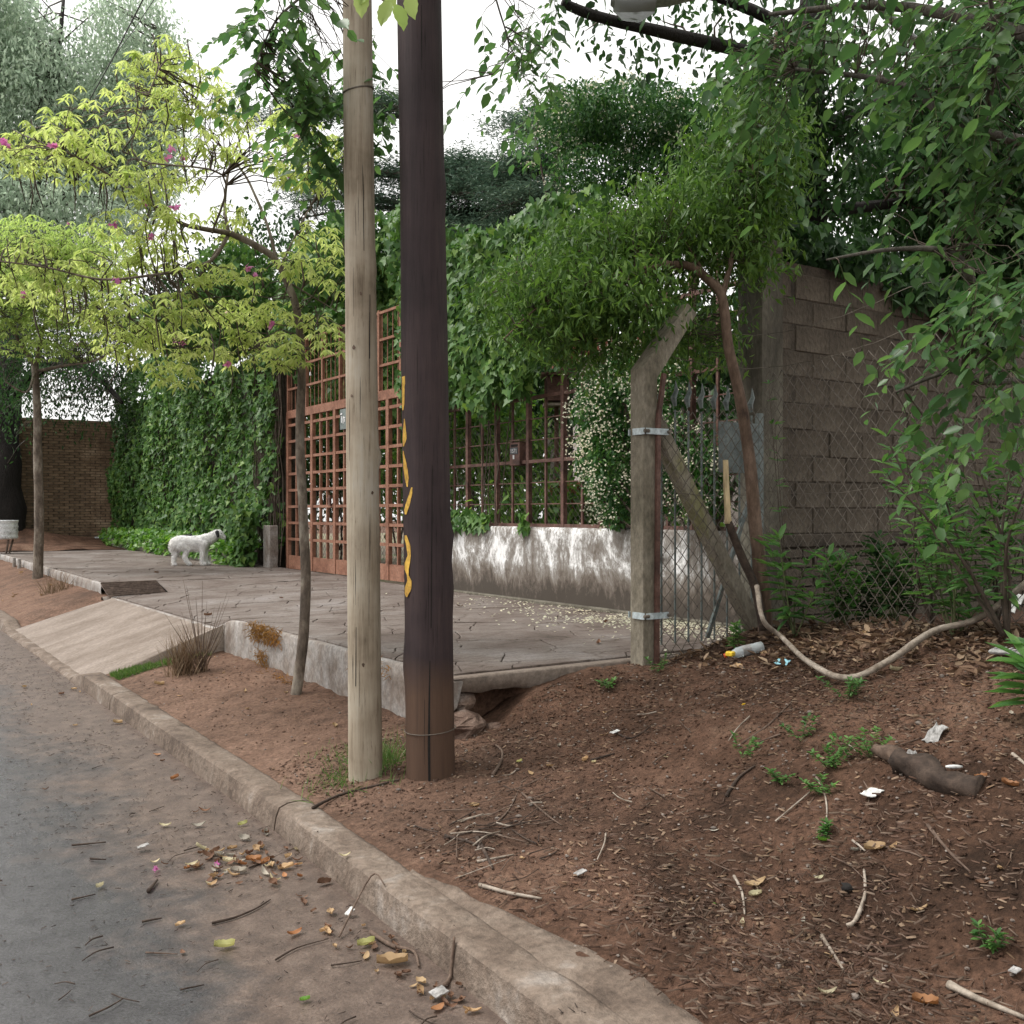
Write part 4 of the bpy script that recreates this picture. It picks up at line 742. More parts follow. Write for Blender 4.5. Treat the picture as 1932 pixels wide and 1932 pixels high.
# ------------------------------------------------------------------ foliage tools
def tpl(v, f): return np.array(v, float), np.array(f, int)
T_LANCE = tpl([(0, 0, 0), (.4, .5, .05), (1, 0, -.04), (.4, -.5, .05)], [(0, 2, 1), (0, 3, 2)])
T_OVAL = tpl([(0, 0, 0), (.28, .42, .05), (.68, .38, .04), (1, 0, -.06), (.68, -.38, .04), (.28, -.42, .05), (.5, 0, -.015)], [(0, 6, 1), (1, 6, 2), (2, 6, 3), (3, 6, 4), (4, 6, 5), (5, 6, 0)])
T_IVY = tpl([(.3, 0, -.03), (.1, 0, 0), (-.08, .36, .02), (.26, .5, .05), (.46, .24, .03), (1, 0, -.05), (.46, -.24, .03), (.26, -.5, .05), (-.08, -.36, .02)], [(0, i, i % 8 + 1) for i in range(1, 9)])
def serr(n=9):
    v = [(0, 0, 0)]; 
    for i in range(1, n): u = i / n; w = 0.5 * math.sin(math.pi * u ** 0.8) ** 0.8 + (0.035 if i % 2 else -0.02); v.append((u, w, .06 * w * 2))
    v.append((1, 0, -.07)); m = len(v)
    for i in range(1, n): u, w, z = v[i]; v.append((u, -w, z))
    v += [(.33, 0, -.02), (.66, 0, -.03)]; a, b = len(v) - 2, len(v) - 1; f = []
    up = list(range(0, n + 1)); dn = [0] + list(range(m, m + n - 1)) + [n]
    for i in range(n): mid = a if i < n / 2 else b; f += [(up[i], mid, up[i + 1]), (dn[i + 1], mid, dn[i])]
    k = n // 2 + 1 if n % 2 else n // 2; f += [(up[k], a, b), (dn[k], b, a)]
    return tpl(v, f)
T_ELM = serr()
T_PETALS = tpl([(0, 0, 0)] + [(math.cos(a) * (1 if k % 2 else .55) * .5, math.sin(a) * (1 if k % 2 else .55) * .5, .1 if k % 2 else .05) for k, a in enumerate(np.linspace(0, 2 * math.pi, 11)[:-1])], [(0, i + 1, (i + 1) % 10 + 1) for i in range(10)])
def unit(a): return a / np.maximum(1e-9, np.linalg.norm(a, axis=-1, keepdims=True))
def rnd3(n): return rng.normal(size=(n, 3))
def leaf_frames(d, n): d = unit(d); b = unit(np.cross(n, d)); return d, b, np.cross(d, b)
def leaf_cloud(name, c, d, n, L, W, T, m, parent, parts=0, part_t=None, pname='leaf', kind='stuff'):
    N_ = len(c); L = np.broadcast_to(L, (N_,)); W = np.broadcast_to(W, (N_,)); d, b, n = leaf_frames(d, n); keep = np.ones(N_, bool)
    if parts:
        px, py, dep = project(c + d * (L * .5)[:, None]); sc_ = np.where((px > 5) & (px < 1927) & (py > 5) & (py < 1927), L / dep, -1)
        ids = np.argsort(-sc_)[:parts]; ids = ids[sc_[ids] > 0]; keep[ids] = False; V, Fc = part_t or T; pm = mesh_np(pname, V, Fc, m, True)
        for i in ids:
            mt = Matrix.Identity(4)
            for r in range(3): mt[r][0] = d[i, r] * L[i]; mt[r][1] = b[i, r] * W[i]; mt[r][2] = n[i, r] * L[i]; mt[r][3] = c[i, r]
            o = bpy.data.objects.new(pname, pm); o.matrix_basis = mt; link(o, parent)
    c, d, b, n, L, W = c[keep], d[keep], b[keep], n[keep], L[keep], W[keep]
    if not len(c): return None
    V, Fc = T; k = len(V)
    VV = c[:, None] + d[:, None] * (L[:, None] * V[None, :, 0])[..., None] + b[:, None] * (W[:, None] * V[None, :, 1])[..., None] + n[:, None] * (L[:, None] * V[None, :, 2])[..., None]
    FF = (np.arange(len(c))[:, None, None] * k + Fc[None]).reshape(-1, Fc.shape[1])
    return link(bpy.data.objects.new(name, mesh_np(name, VV.reshape(-1, 3), FF, m, len(V) > 4)), parent, kind=kind)
def blobs_pts(blobs, n, shell=0.0):
    vol = np.array([b[3] * b[4] * b[5] * (b[2] / F) ** 2 * (b[6] if len(b) > 6 else 1) for b in blobs]); k = rng.choice(len(blobs), n, p=vol / vol.sum())
    u = unit(rnd3(n)); r = rng.random(n) ** (1 / 3); r = shell + (1 - shell) * r; u = u * r[:, None]; out = np.zeros((n, 3))
    for i, b in enumerate(blobs):
        s = k == i; q = u[s]; out[s] = P(b[0], b[1], b[2]) + q[:, :1] * RX * (b[3] * b[2] / F) + q[:, 1:2] * FX * b[5] + q[:, 2:] * np.array([0, 0, b[4] * b[2] / F])
    return out
def smooth_path(pts, k=5):
    pts = [np.array(p, float) for p in pts]; out = []
    for i in range(len(pts) - 1):
        p0, p1, p2, p3 = pts[max(0, i - 1)], pts[i], pts[i + 1], pts[min(len(pts) - 1, i + 2)]
        for j in range(k):
            t = j / k; out.append(0.5 * ((2 * p1) + (p2 - p0) * t + (2 * p0 - 5 * p1 + 4 * p2 - p3) * t * t + (3 * p1 - p0 - 3 * p2 + p3) * t ** 3))
    out.append(pts[-1]); return out
def limb(par, name, m, pts, r0, r1, n=8, wob=0.12, k=5):
    p = smooth_path(pts, k); rr = [lerp(r0, r1, (i / (len(p) - 1)) ** 0.9) for i in range(len(p))]
    MB().tube(p, rr, n, True, wob).build(name, m, par, True); return p
def twigs(par, m, src, dst, r=0.006, sag=0.05, name='twigs', maxlen=9.0):
    src = np.array(src); mb = MB()
    for q in dst:
        d = np.linalg.norm(src - q, axis=1); i = int(np.argmin(d + 0.0)); p = src[i]; l = d[i]
        if l < 0.03 or l > maxlen: continue
        a = p + (q - p) * .35 + rng.normal(size=3) * .08 * l + np.array([0, 0, sag * l]); b = p + (q - p) * .7 + rng.normal(size=3) * .06 * l + np.array([0, 0, sag * l])
        mb.tube([p, a, b, q], [r, r * .8, r * .6, r * .35], 3, False)
    if mb.v: mb.build(name, m, par, True, kind='stuff')
def clump(cent, m, sig):
    c = np.repeat(cent, m, axis=0); return c + rng.normal(size=c.shape) * sig
def dirs(n, droop, up=0.9): return rnd3(n) * 0.6 + np.array([0, 0, -droop]), rnd3(n) * 0.55 + np.array([0, 0, up])
fi = rng.integers(0, len(FUR[0]), 9000); fc, fn = FUR[0][fi], FUR[1][fi]
leaf_cloud('fur', fc - fn * .004, fn * .45 + rnd3(len(fc)) * .22 + np.array([0, 0, -.55]) - np.array(HD) * .5, fn, rng.uniform(.02, .045, len(fc)), .006, T_LANCE, M['dogfur'], dogr)
def limbs_pts(*ls): return np.concatenate([np.array(l) for l in ls])
def gz(x, y):
    k = kx(y)
    return En(x, y) if x > 2.06 + k else (kerb_top(y) + rise(y) if x > 1.875 + k else rise(y) + .012 * sstep(1.3, 1.87, x) + .004)
def ground_at(px, py):
    d = ray(px, py); t = 1.5
    while t < 40:
        q = CAM + d * t
        if q[2] <= gz(q[0], q[1]): break
        t += .012
    q[2] = gz(q[0], q[1]); return q

# ------------------------------------------------------------------ ivy
ivy = thing('ivy_hedge', (6.4, 22, 0.7), 'dense dark green ivy covering the tall wall left of the gate', 'ivy')
n = 15000; yy = 16.45 + 11.6 * rng.random(n); zz = 0.95 + 4.35 * rng.random(n) ** 0.95
bulge = np.array([0.22 * nz(y, z, 0, 0.6) + 0.13 * nz(y, z, 5, 1.7) + 0.07 * nz(y, z, 2, 4) for y, z in zip(yy, zz)])
cx = 6.42 - bulge - 0.10 * rng.random(n) + 0.25 * np.clip(zz - 4.3, 0, 1); c = np.stack([cx, yy, zz], 1)
d = rnd3(n) * .5 + np.array([-.15, 0, -1.0]); nn = rnd3(n) * .38 + np.array([-1, -.15, .55])
leaf_cloud('foliage', c, d, nn, rng.uniform(.075, .15, n), rng.uniform(.085, .15, n), T_IVY, M['ivy'], ivy, 300, None, 'ivy_leaf')
n = 2600; yy = 17.0 + 10.4 * rng.random(n); xx = 5.88 + .5 * rng.random(n); zz = 0.98 + .22 * rng.random(n) + np.array([.10 * nz(y, 3, 0, 1.1) for y in yy]); sp = rng.random(n) < .42
hang = np.array([max(0, nz(y, 9, 0, 1.5) + .25) for y in yy]); zz = np.where(sp, .70 + .35 * rng.random(n) - .05 + (1 - hang) * .22, zz); xx = np.where(sp, 5.88 - .05 * rng.random(n), xx)
leaf_cloud('ledge_foliage', np.stack([xx, yy, zz], 1), rnd3(n) * .6 + np.array([-.5, 0, -.5]), rnd3(n) * .4 + np.array([-.6, -.1, .9]), rng.uniform(.07, .13, n), rng.uniform(.08, .13, n), T_IVY, M['ivy_lit'], ivy)
st = MB()
for k in range(60):
    y = random.uniform(16.3, 17.6); p = [(6.36, y, .7)]
    for z in np.arange(1.0, 5.0, .4): y += random.uniform(-.07, .07); p.append((6.38 + random.uniform(-.06, .02), y, z))
    st.tube(p, .007, 4, False)
st.build('stems', M['twig'], ivy, kind='stuff')
n = 700; c = np.stack([5.82 + .3 * rng.random(n), 16.75 + .75 * rng.random(n), .66 + 1.0 * rng.random(n)], 1)
leaf_cloud('skirt_foliage', c, rnd3(n) * .5 + np.array([-.2, 0, -1]), rnd3(n) * .4 + np.array([-1, -.3, .5]), .12, .12, T_IVY, M['ivy'], ivy)

ivg = thing('gate_ivy', (6.6, 13.5, 4.3), 'ivy spilling over the top of the lattice gate', 'ivy')
c0 = blobs_pts([(600, 520, 16.3, 70, 90, .5), (690, 480, 15, 120, 90, .6), (560, 600, 16.8, 40, 120, .4), (660, 600, 15.6, 90, 30, .3, .6), (780, 470, 13.6, 60, 110, .5), (450, 560, 18.5, 110, 110, .6), (350, 610, 21, 120, 60, .6)], 8200)
d, nn = dirs(len(c0), 1.0, .4); nn = nn + np.array([-.8, -.3, .2])
leaf_cloud('foliage', c0, d, nn, rng.uniform(.09, .15, len(c0)), rng.uniform(.09, .15, len(c0)), T_IVY, M['ivy'], ivg)
b = MB(); [b.tube([(6.62, y, .6), (6.6, y + .1, 2.5), (6.55, y + .3, 4.8)], .02, 5) for y in (11.5, 16.4, 16.5)]; b.build('stems', M['twig'], ivg)
n = 5200; c = np.stack([6.72 + .5 * rng.random(n), 11.4 + 5.1 * rng.random(n), 3.0 + 2.4 * rng.random(n)], 1)
leaf_cloud('inner_foliage', c, rnd3(n) * .5 + np.array([-.1, 0, -1]), rnd3(n) * .5 + np.array([-1, -.2, .4]), .13, .13, T_IVY, M['ivy'], ivg)

ivr = thing('grille_ivy', (6.4, 10, 1.45), 'ivy hanging in curtains over the left of the brown grille', 'ivy')
pts = []
for _ in range(70000):
    y = random.uniform(7.6, 11.55); z = random.uniform(1.4, 4.75); lowest = 2.95 - 1.15 * sstep(10.75, 11.3, y) + .55 * nz(y, 0, 3, 1.7) + .3 * nz(y, 0, 9, 5) + .35 * sstep(9.3, 8.2, y)
    if z > lowest or (z < 1.60 + .12 * nz(y, 3, 3, 4) and y > 9.15 and nz(y, 7, 1, 2.5) > -.15):
        pts.append((6.44 - .34 * random.random() * sstep(1.5, 3.2, z) - .06 - .12 * max(0, nz(y, z, 4, 2)), y, z))
    if len(pts) > 6500: break
c = np.array(pts); n = len(c)
leaf_cloud('foliage', c, rnd3(n) * .45 + np.array([-.15, 0, -1]), rnd3(n) * .42 + np.array([-1, -.3, .45]), rng.uniform(.075, .14, n), rng.uniform(.07, .13, n), T_IVY, M['ivy'], ivr, 300, None, 'ivy_leaf')
b = MB()
for k in range(14):
    y = random.uniform(9.2, 11.4); p = [(6.42, y, 1.45)]
    for z in np.arange(1.8, 4.4, .35): y += random.uniform(-.1, .1); p.append((6.42, y, z))
    b.tube(p, .006, 4, False)
b.build('stems', M['twig'], ivr)

# ------------------------------------------------------------------ jasmine
def jasmine(name, label, blobs, nl, nf, stems, parts=0):
    t = thing(name, stems[0], label, 'jasmine'); c = blobs_pts(blobs, nl); d, nn = dirs(nl, .7, .5); nn = nn + np.array([-.6, -.4, 0])
    leaf_cloud('foliage', c, d, nn, rng.uniform(.045, .075, nl), rng.uniform(.02, .032, nl), T_LANCE, M['jasleaf'], t)
    cl = blobs_pts(blobs, nf // 15, .35); cl = cl - FX * .12 - np.array([.1, 0, 0]); fl = clump(cl, 15, .05); k = len(fl)
    leaf_cloud('flowers', fl, rnd3(k), rnd3(k) * .5 + np.array([-.7, -.6, .4]), rng.uniform(.018, .03, k), rng.uniform(.018, .03, k), T_PETALS, M['petal'], t)
    b = MB(); [b.tube(smooth_path([s, (np.array(s) + P(*bl[:3])) / 2 + rng.normal(size=3) * .1, P(*bl[:3])], 4), .012, 5) for s in stems for bl in blobs]; b.build('stems', M['twig'], t, True)
    return t
jasmine('star_jasmine', 'star jasmine thick with white flowers on the grille beside the concrete post', [(1130, 770, 10.0, 50, 90, .25), (1155, 880, 9.9, 50, 110, .25), (1110, 860, 10.2, 25, 70, .2), (1180, 700, 9.8, 50, 60, .25), (1165, 975, 9.8, 30, 25, .15), (1260, 870, 9.0, 60, 110, .2), (1330, 900, 8.8, 50, 90, .2), (1240, 720, 9.3, 70, 70, .3, .7)], 9500, 2600, [(6.6, 7.3, .7), (6.6, 6.5, .7)])
jasmine('climbing_jasmine', 'jasmine with cream flowers climbing high in the tree above the grille', [(1090, 225, 11, 80, 60, .7, 1.4), (1190, 225, 11, 120, 65, .8, 1.4), (1120, 330, 11, 90, 50, .6), (1240, 330, 11, 100, 45, .6), (1080, 400, 11, 40, 40, .4, .5), (1330, 250, 11, 110, 80, .8), (1400, 330, 10.5, 80, 110, .7, .7), (1190, 420, 11, 120, 28, .5, .6), (1010, 260, 11.3, 50, 60, .5, .4)], 25000, 2400, [(7.4, 8.2, .6)])

# ------------------------------------------------------------------ young lime-green trees
def palmate(heads, k, L, droop):
    n = len(heads); c = np.repeat(heads, k, 0); th = np.tile(np.arange(k) * 2 * math.pi / k, n) + np.repeat(rng.random(n) * 6.28, k); tilt = np.repeat(rnd3(n) * .25, k, 0)
    d = np.stack([np.cos(th), np.sin(th), -droop * np.ones(n * k)], 1) + tilt; nn = np.stack([np.cos(th) * droop, np.sin(th) * droop, np.ones(n * k)], 1) + tilt + rnd3(n * k) * .15
    return c, d, nn, L * np.repeat(rng.uniform(.6, 1.25, n), k) * rng.uniform(.8, 1.15, n * k)
def limetree(name, label, base, trunkp, r0, r1, limbs, blobs, nh, L, m, pods, flowers, parts):
    t = thing(name, base, label, 'tree'); tr = limb(t, 'trunk', M['bark'], trunkp, r0, r1, 12, .14); all_ = [tr[len(tr) // 2:]]
    for pts, a, b in limbs: all_.append(limb(t, 'branch', M['bark'], pts, a, b, 6, .1))
    heads = blobs_pts(blobs, nh); src = limbs_pts(*all_); hub = clump(blobs_pts(blobs, nh // 7), 1, .02); twigs(t, M['twig'], src, hub, .006, .06, 'twigs', 3.0)
    allsrc = np.concatenate([src, hub]); twigs(t, M['twig'], allsrc, heads[rng.random(nh) < .5], .0028, .1, 'twiglets', .5)
    c, d, nn, LL = palmate(heads, 5, L, .75); leaf_cloud('crown', c, d, nn, LL, LL * rng.uniform(.24, .34, len(LL)), T_OVAL, m, t, parts, None, 'leaflet')
    if pods:
        b = MB()
        for q in blobs_pts(blobs, pods): b.tube([q, q + np.array([.02, 0, -.12]), q + rng.normal(size=3) * .03 + np.array([.03, 0, -.26])], [.004, .006, .002], 4)
        b.build('pods', M['twig'], t, True, kind='stuff')
    if flowers:
        c = blobs_pts(blobs, flowers, .6); mesh = None
        for q in c:
            o = leaf_cloud('flower', clump(q[None], 4, .012), rnd3(4), rnd3(4), .06, .05, T_PETALS, M['pink'], t, kind=None)
    return t
B1 = P(557, 1312, 7.48)
k1 = lambda a, b, t=7.4: P(a, b, t)
limetree('lime_tree', 'slender curved young tree with lime green leaves in front of the raised pavement', B1,
    [P(556, 1325, 7.48), P(566, 1260, 7.48), P(574, 1180, 7.48), P(577, 1080, 7.5), P(571, 960, 7.5), P(566, 820, 7.5), P(569, 700, 7.5), P(563, 600, 7.45), P(545, 540, 7.4), P(520, 490, 7.4), P(480, 462, 7.35), P(435, 440, 7.3)], .042, .022,
    [([k1(435, 440), k1(385, 432, 7.2), k1(340, 420, 7.1), k1(270, 375, 7.0), k1(190, 320, 6.9), k1(120, 285, 6.8)], .02, .006), ([k1(432, 440), k1(424, 390, 7.5), k1(432, 320, 7.7), k1(450, 270, 7.9), k1(470, 230, 8)], .014, .005),
     ([k1(430, 445), k1(400, 490, 7.2), k1(350, 508, 7.0), k1(280, 520, 6.8), k1(190, 527, 6.7), k1(90, 505, 6.6), k1(0, 493, 6.5)], .015, .004), ([k1(522, 492), k1(506, 430, 7.5), k1(482, 370, 7.6), k1(455, 320, 7.7), k1(400, 260, 7.8), k1(340, 200, 7.9)], .014, .005),
     ([k1(410, 470, 7.3), k1(370, 530, 7.5), k1(300, 590, 7.7), k1(250, 640, 7.8)], .011, .004), ([k1(400, 440, 7.2), k1(420, 330, 7.0), k1(260, 300, 6.9), k1(265, 220, 6.9), k1(300, 130, 7)], .009, .003), ([k1(540, 530), k1(590, 560, 7.6), k1(640, 590, 7.7)], .008, .003), ([k1(530, 500, 7.4), k1(580, 400, 7.7), k1(620, 330, 7.8)], .01, .004)],
    [(a_, b_, random.uniform(6.6, 7.9), random.uniform(42, 66), random.uniform(24, 40), .32, random.uniform(.5, 1.4)) for a_, b_ in ((330,100),(280,140),(380,150),(240,190),(330,200),(420,210),(170,210),(290,260),(390,280),(220,280),(110,250),(150,310),(340,330),(60,290),(20,300),(260,350),(470,280),(540,240),(600,270),(620,330),(560,330),(140,270),(430,420),(330,420),(230,430),(300,480),(200,500),(120,520),(380,520),(460,520),(60,480),(250,560),(340,580),(430,590),(510,580),(590,600),(630,640),(200,600),(290,630),(380,650),(460,670),(540,660),(330,690),(600,450),(560,500),(640,520),(80,560),(20,540),(230,655),(480,620))],
    2300, .072, M['lime'], 120, 26, 300)
B2 = P(70, 1107, 16.7)
limetree('lime_tree', 'straight young tree with pale trunk at the far soil verge', B2,
    [P(70, 1115, 16.7), P(73, 1040, 16.7), P(74, 950, 16.7), P(71, 850, 16.7), P(70, 770, 16.7), P(66, 690, 16.7)], .085, .055,
    [([P(66, 690, 16.7), P(40, 650, 16.5), P(10, 600, 16.3), P(-30, 560, 16)], .04, .012), ([P(67, 690, 16.7), P(80, 630, 16.8), P(100, 560, 17), P(110, 500, 17.2)], .04, .012), ([P(70, 700, 16.7), P(120, 690, 16.5), P(180, 680, 16.2), P(230, 650, 16)], .03, .01), ([P(66, 700, 16.7), P(50, 740, 16.2), P(10, 720, 15.9)], .025, .01)],
    [(60, 480, 16.5, 110, 70, 1.2), (20, 560, 16, 90, 60, 1.2), (150, 560, 16.5, 110, 60, 1.2), (100, 640, 16.3, 130, 40, 1.0, .8), (180, 470, 17, 80, 50, 1, .7), (-60, 500, 16, 80, 80, 1)], 3600, .10, M['lime2'], 0, 10, 200)

# ------------------------------------------------------------------ background trees
gt_ = thing('grey_green_tree', P(5, 1010, 25), 'huge grey-green tree with black trunk at the far left', 'tree')
tr = limb(gt_, 'trunk', M['bark_dk'], [P(8, 1040, 25), P(2, 960, 25), P(0, 850, 25.2), P(8, 720, 25.8), P(40, 560, 27), P(70, 380, 29)], .60, .26, 14, .25)
l1 = limb(gt_, 'limb', M['bark_dk'], [P(10, 760, 25.6), P(90, 690, 25.5), P(170, 700, 25), P(230, 760, 24.5)], .18, .05); l2 = limb(gt_, 'limb', M['bark_dk'], [P(60, 450, 28), P(160, 300, 30), P(260, 180, 31), P(300, 60, 31)], .2, .05); l3 = limb(gt_, 'limb', M['bark_dk'], [P(60, 450, 28), P(0, 300, 29), P(-60, 100, 30), P(-50, -80, 30)], .2, .05); l4 = limb(gt_, 'limb', M['bark_dk'], [P(70, 400, 29), P(100, 200, 30), P(120, 0, 31)], .16, .05)
gb = [(60, 230, 30, 170, 150, 3), (220, 300, 31, 120, 130, 2.5), (250, 90, 31, 90, 90, 2.5), (-40, 60, 30, 120, 150, 3), (30, 90, 30, 60, 90, 2), (140, 130, 31, 60, 80, 2, .5), (60, 420, 28, 200, 90, 2.5), (270, 220, 31, 70, 120, 2), (-50, 350, 28, 80, 200, 2.5)]
ce = blobs_pts(gb, 2900); src = limbs_pts(tr[-14:], l1, l2, l3, l4); twigs(gt_, M['bark_gr'], src, ce[:420], .03, .05, 'twigs', 8)
c = clump(ce, 26, .26); d, nn = dirs(len(c), .9, .5); leaf_cloud('crown', c, d, nn, rng.uniform(.12, .22, len(c)), rng.uniform(.05, .08, len(c)), T_LANCE, M['hazed_greyleaf'], gt_)
db_ = [(120, 720, 25, 110, 70, 1.4), (170, 780, 25, 60, 50, 1), (60, 740, 24, 60, 60, 1), (20, 800, 23, 50, 60, .8, .7), (210, 700, 25, 60, 70, 1), (110, 640, 26, 130, 60, 1.5), (20, 690, 24, 60, 90, 1, .7)]
ce = blobs_pts(db_, 380); twigs(gt_, M['bark_gr'], limbs_pts(l1, tr), ce[:260], .014, .12, 'hanging_twigs', 5)
c = clump(ce, 16, .2); d, nn = dirs(len(c), 1.2, .5); leaf_cloud('hanging_foliage', c, d, nn, .12, .045, T_LANCE, M['dkleaf'], gt_)

def cedar(name, label, px, t, top, layers, base_py=1000):
    r = thing(name, P(px, base_py, t), label, 'cedar tree'); tr = limb(r, 'trunk', M['bark_gr'], [P(px, 1010, t), P(px + 4, 700, t), P(px - 2, 400, t), P(px, top, t)], .32, .08, 10); cc, src = [], []
    for (py, half, side, tt) in layers:
        for k in range(3):
            s = side if side else random.choice((-1, 1)); u = random.uniform(.6, 1.05); dz = random.uniform(-25, 15); o = random.uniform(-1.6, 1.6)
            p = [P(px, py + 10, t), P(px + s * half * .45 * u, py - 6 + dz * .5, t + tt * .5 + o * .5), P(px + s * half * u, py + dz + 8, t + tt + o)]
            lp = limb(r, 'branch', M['bark_gr'], p, .07, .015, 5, .1, 6); src += lp
            for q in lp[3:]:
                for _ in range(9): cc.append(np.array(q) + rng.normal(size=3) * np.array([.38, .38, .06]) + np.array([0, 0, .03]))
    cc = np.array(cc); twigs(r, M['bark_gr'], np.array(src), cc[::3], .01, 0, 'twigs', 2); c = clump(cc, 20, .10); n = len(c)
    d = rnd3(n) * np.array([1, 1, .3]); nn = rnd3(n) * .4 + np.array([0, 0, 1]); leaf_cloud('needles', c, d, nn, rng.uniform(.09, .16, n), .028, T_LANCE, M['cedar'], r); return r
cedar('cedar', 'dark layered cedar rising behind the two wooden poles', 800, 23, 120, [(205, 330, -1, 0), (215, 320, -1, 2), (320, 190, 1, 0), (330, 300, -1, 1), (330, 170, 1, 0), (370, 190, 1, -1), (390, 280, -1, 1), (410, 200, 1, 1), (450, 190, 1, -1), (480, 200, 1, 0), (480, 240, -1, 0), (520, 180, 0, 0), (345, 180, 1, 1), (430, 170, 1, 0)])
cedar('cedar', 'thin dark conifer with bare straight trunk right of the dark pole', 1055, 20, 170, [(250, 70, -1, 0), (320, 90, -1, 0), (375, 100, -1, 0), (440, 110, 0, 0)])

def leaftree(name, label, base, trunkp, r0, r1, limbs, blobs, nc, m_per, sig, L, W, T, m, bark, droop=.8, parts=0, pt=None, cat='tree', tw=200, twr=.006, pname='leaf', tmax=4.0, twm=None, spray=None):
    t = thing(name, base, label, cat); tr = limb(t, 'trunk', bark, trunkp, r0, r1, 12, .15); al = [tr[len(tr) // 2:]]
    for pts, a, b in limbs: al.append(limb(t, 'branch', bark, pts, a, b, 7, .12))
    ce = blobs_pts(blobs, nc); twigs(t, twm or M['twig'], limbs_pts(*al), ce[:tw], twr, .06, 'twigs', tmax)
    if spray:
        c, d, nn = [], [], []; mb = MB()
        for q in ce:
            h = rng.normal(size=3) * np.array([.7, .7, .25]) + np.array([0, 0, -spray[1]]) - RX * .45; h /= np.linalg.norm(h); l = spray[0] * random.uniform(.6, 1.4); sd_ = np.cross(h, [0, 0, 1.0]); sd_ /= max(1e-6, np.linalg.norm(sd_)); path = []
            for i in range(m_per):
                s = i / m_per; p = q + h * l * s + np.array([0, 0, -.35 * l * s * s]); path.append(p); sg_ = 1 if i % 2 else -1
                c.append(p); d.append(sd_ * sg_ * .75 + h * .6 + rng.normal(size=3) * .18 + np.array([0, 0, -.25])); nn.append(np.array([0, 0, .8]) + sd_ * sg_ * .35 - RX * .3 + rng.normal(size=3) * .35)
            mb.tube(path, [.0022 * (1 - .7 * i / m_per) for i in range(m_per)], 3, False)
        c, d, nn = np.array(c), np.array(d), np.array(nn); n = len(c); mb.build('sprigs', M['vine'], t, True, kind='stuff')
    else: c = clump(ce, m_per, sig); n = len(c); d, nn = dirs(n, droop, .6)
    leaf_cloud('crown', c, d, nn, (sz := rng.uniform(.5, 1.3, n)) * L, W * sz * rng.uniform(.8, 1.15, n), T, m, t, parts, pt, pname); return t
q9 = lambda a, b, t=9.6: P(a, b, t)
leaftree('shade_tree', 'ivy-clad shade tree behind the block wall with a long bare limb', (7.3, 6.2, .5), [P(1535, 1000, 9.6), P(1532, 600, 9.6), P(1530, 300, 9.6), P(1528, 100, 9.6), P(1540, -60, 9.6)], .15, .12,
    [([P(1530, 140, 9.6), P(1450, 110, 9), P(1370, 88, 8.5), P(1250, 60, 8), P(1130, 32, 7.8), P(1060, 5, 7.7)], .07, .035), ([P(1530, 80, 9.6), P(1420, 20, 9.4), P(1300, -20, 9.2), P(1190, -20, 9)], .07, .03), ([P(1532, 250, 9.6), P(1700, 180, 10), P(1850, 150, 10.5)], .08, .03), ([P(1532, 400, 9.6), P(1700, 380, 10.5), P(1880, 330, 11)], .07, .03)],
    [(1790, 300, 11, 190, 190, 1.6), (1880, 430, 11, 130, 110, 1.5), (1540, 330, 9.4, 75, 190, .35, 1.6), (1100, 60, 8, 90, 60, .6, .30), (1300, 20, 8.5, 140, 40, .6, .4), (1450, 200, 9.4, 70, 120, .6, .9), (1490, 90, 8.8, 80, 90, .6, .8), (1620, 150, 9, 70, 120, .5, .7), (1230, 120, 8.2, 120, 40, .5, .12), (1860, 100, 10.5, 120, 110, 1)],
    2200, 15, .15, .09, .048, T_OVAL, M['dkleaf'], M['bark_dk'], .8, 0, None, 'tree', 500, .012)
wt = thing('wall_ivy', (6.8, 5.3, 3.4), 'dark ivy draped over the top of the concrete block wall', 'ivy')
c = blobs_pts([(1500, 455, 8, 70, 35, .35), (1590, 490, 8.3, 90, 45, .4), (1690, 545, 8.7, 80, 50, .4), (1780, 580, 9, 80, 50, .5), (1430, 420, 8, 60, 70, .4), (1850, 620, 9.3, 60, 60, .5)], 3600); n = len(c)
leaf_cloud('foliage', c, rnd3(n) * .5 + np.array([0, -.2, -1]), rnd3(n) * .5 + np.array([-.3, -1, .5]), rng.uniform(.07, .12, n), rng.uniform(.06, .10, n), T_IVY, M['dkleaf'], wt)
MB().tube(smooth_path([P(1445, 560, 7.7), P(1460, 450, 7.8), P(1600, 470, 8.3), P(1750, 560, 8.9)]), .015, 6).build('stem', M['twig'], wt, True)

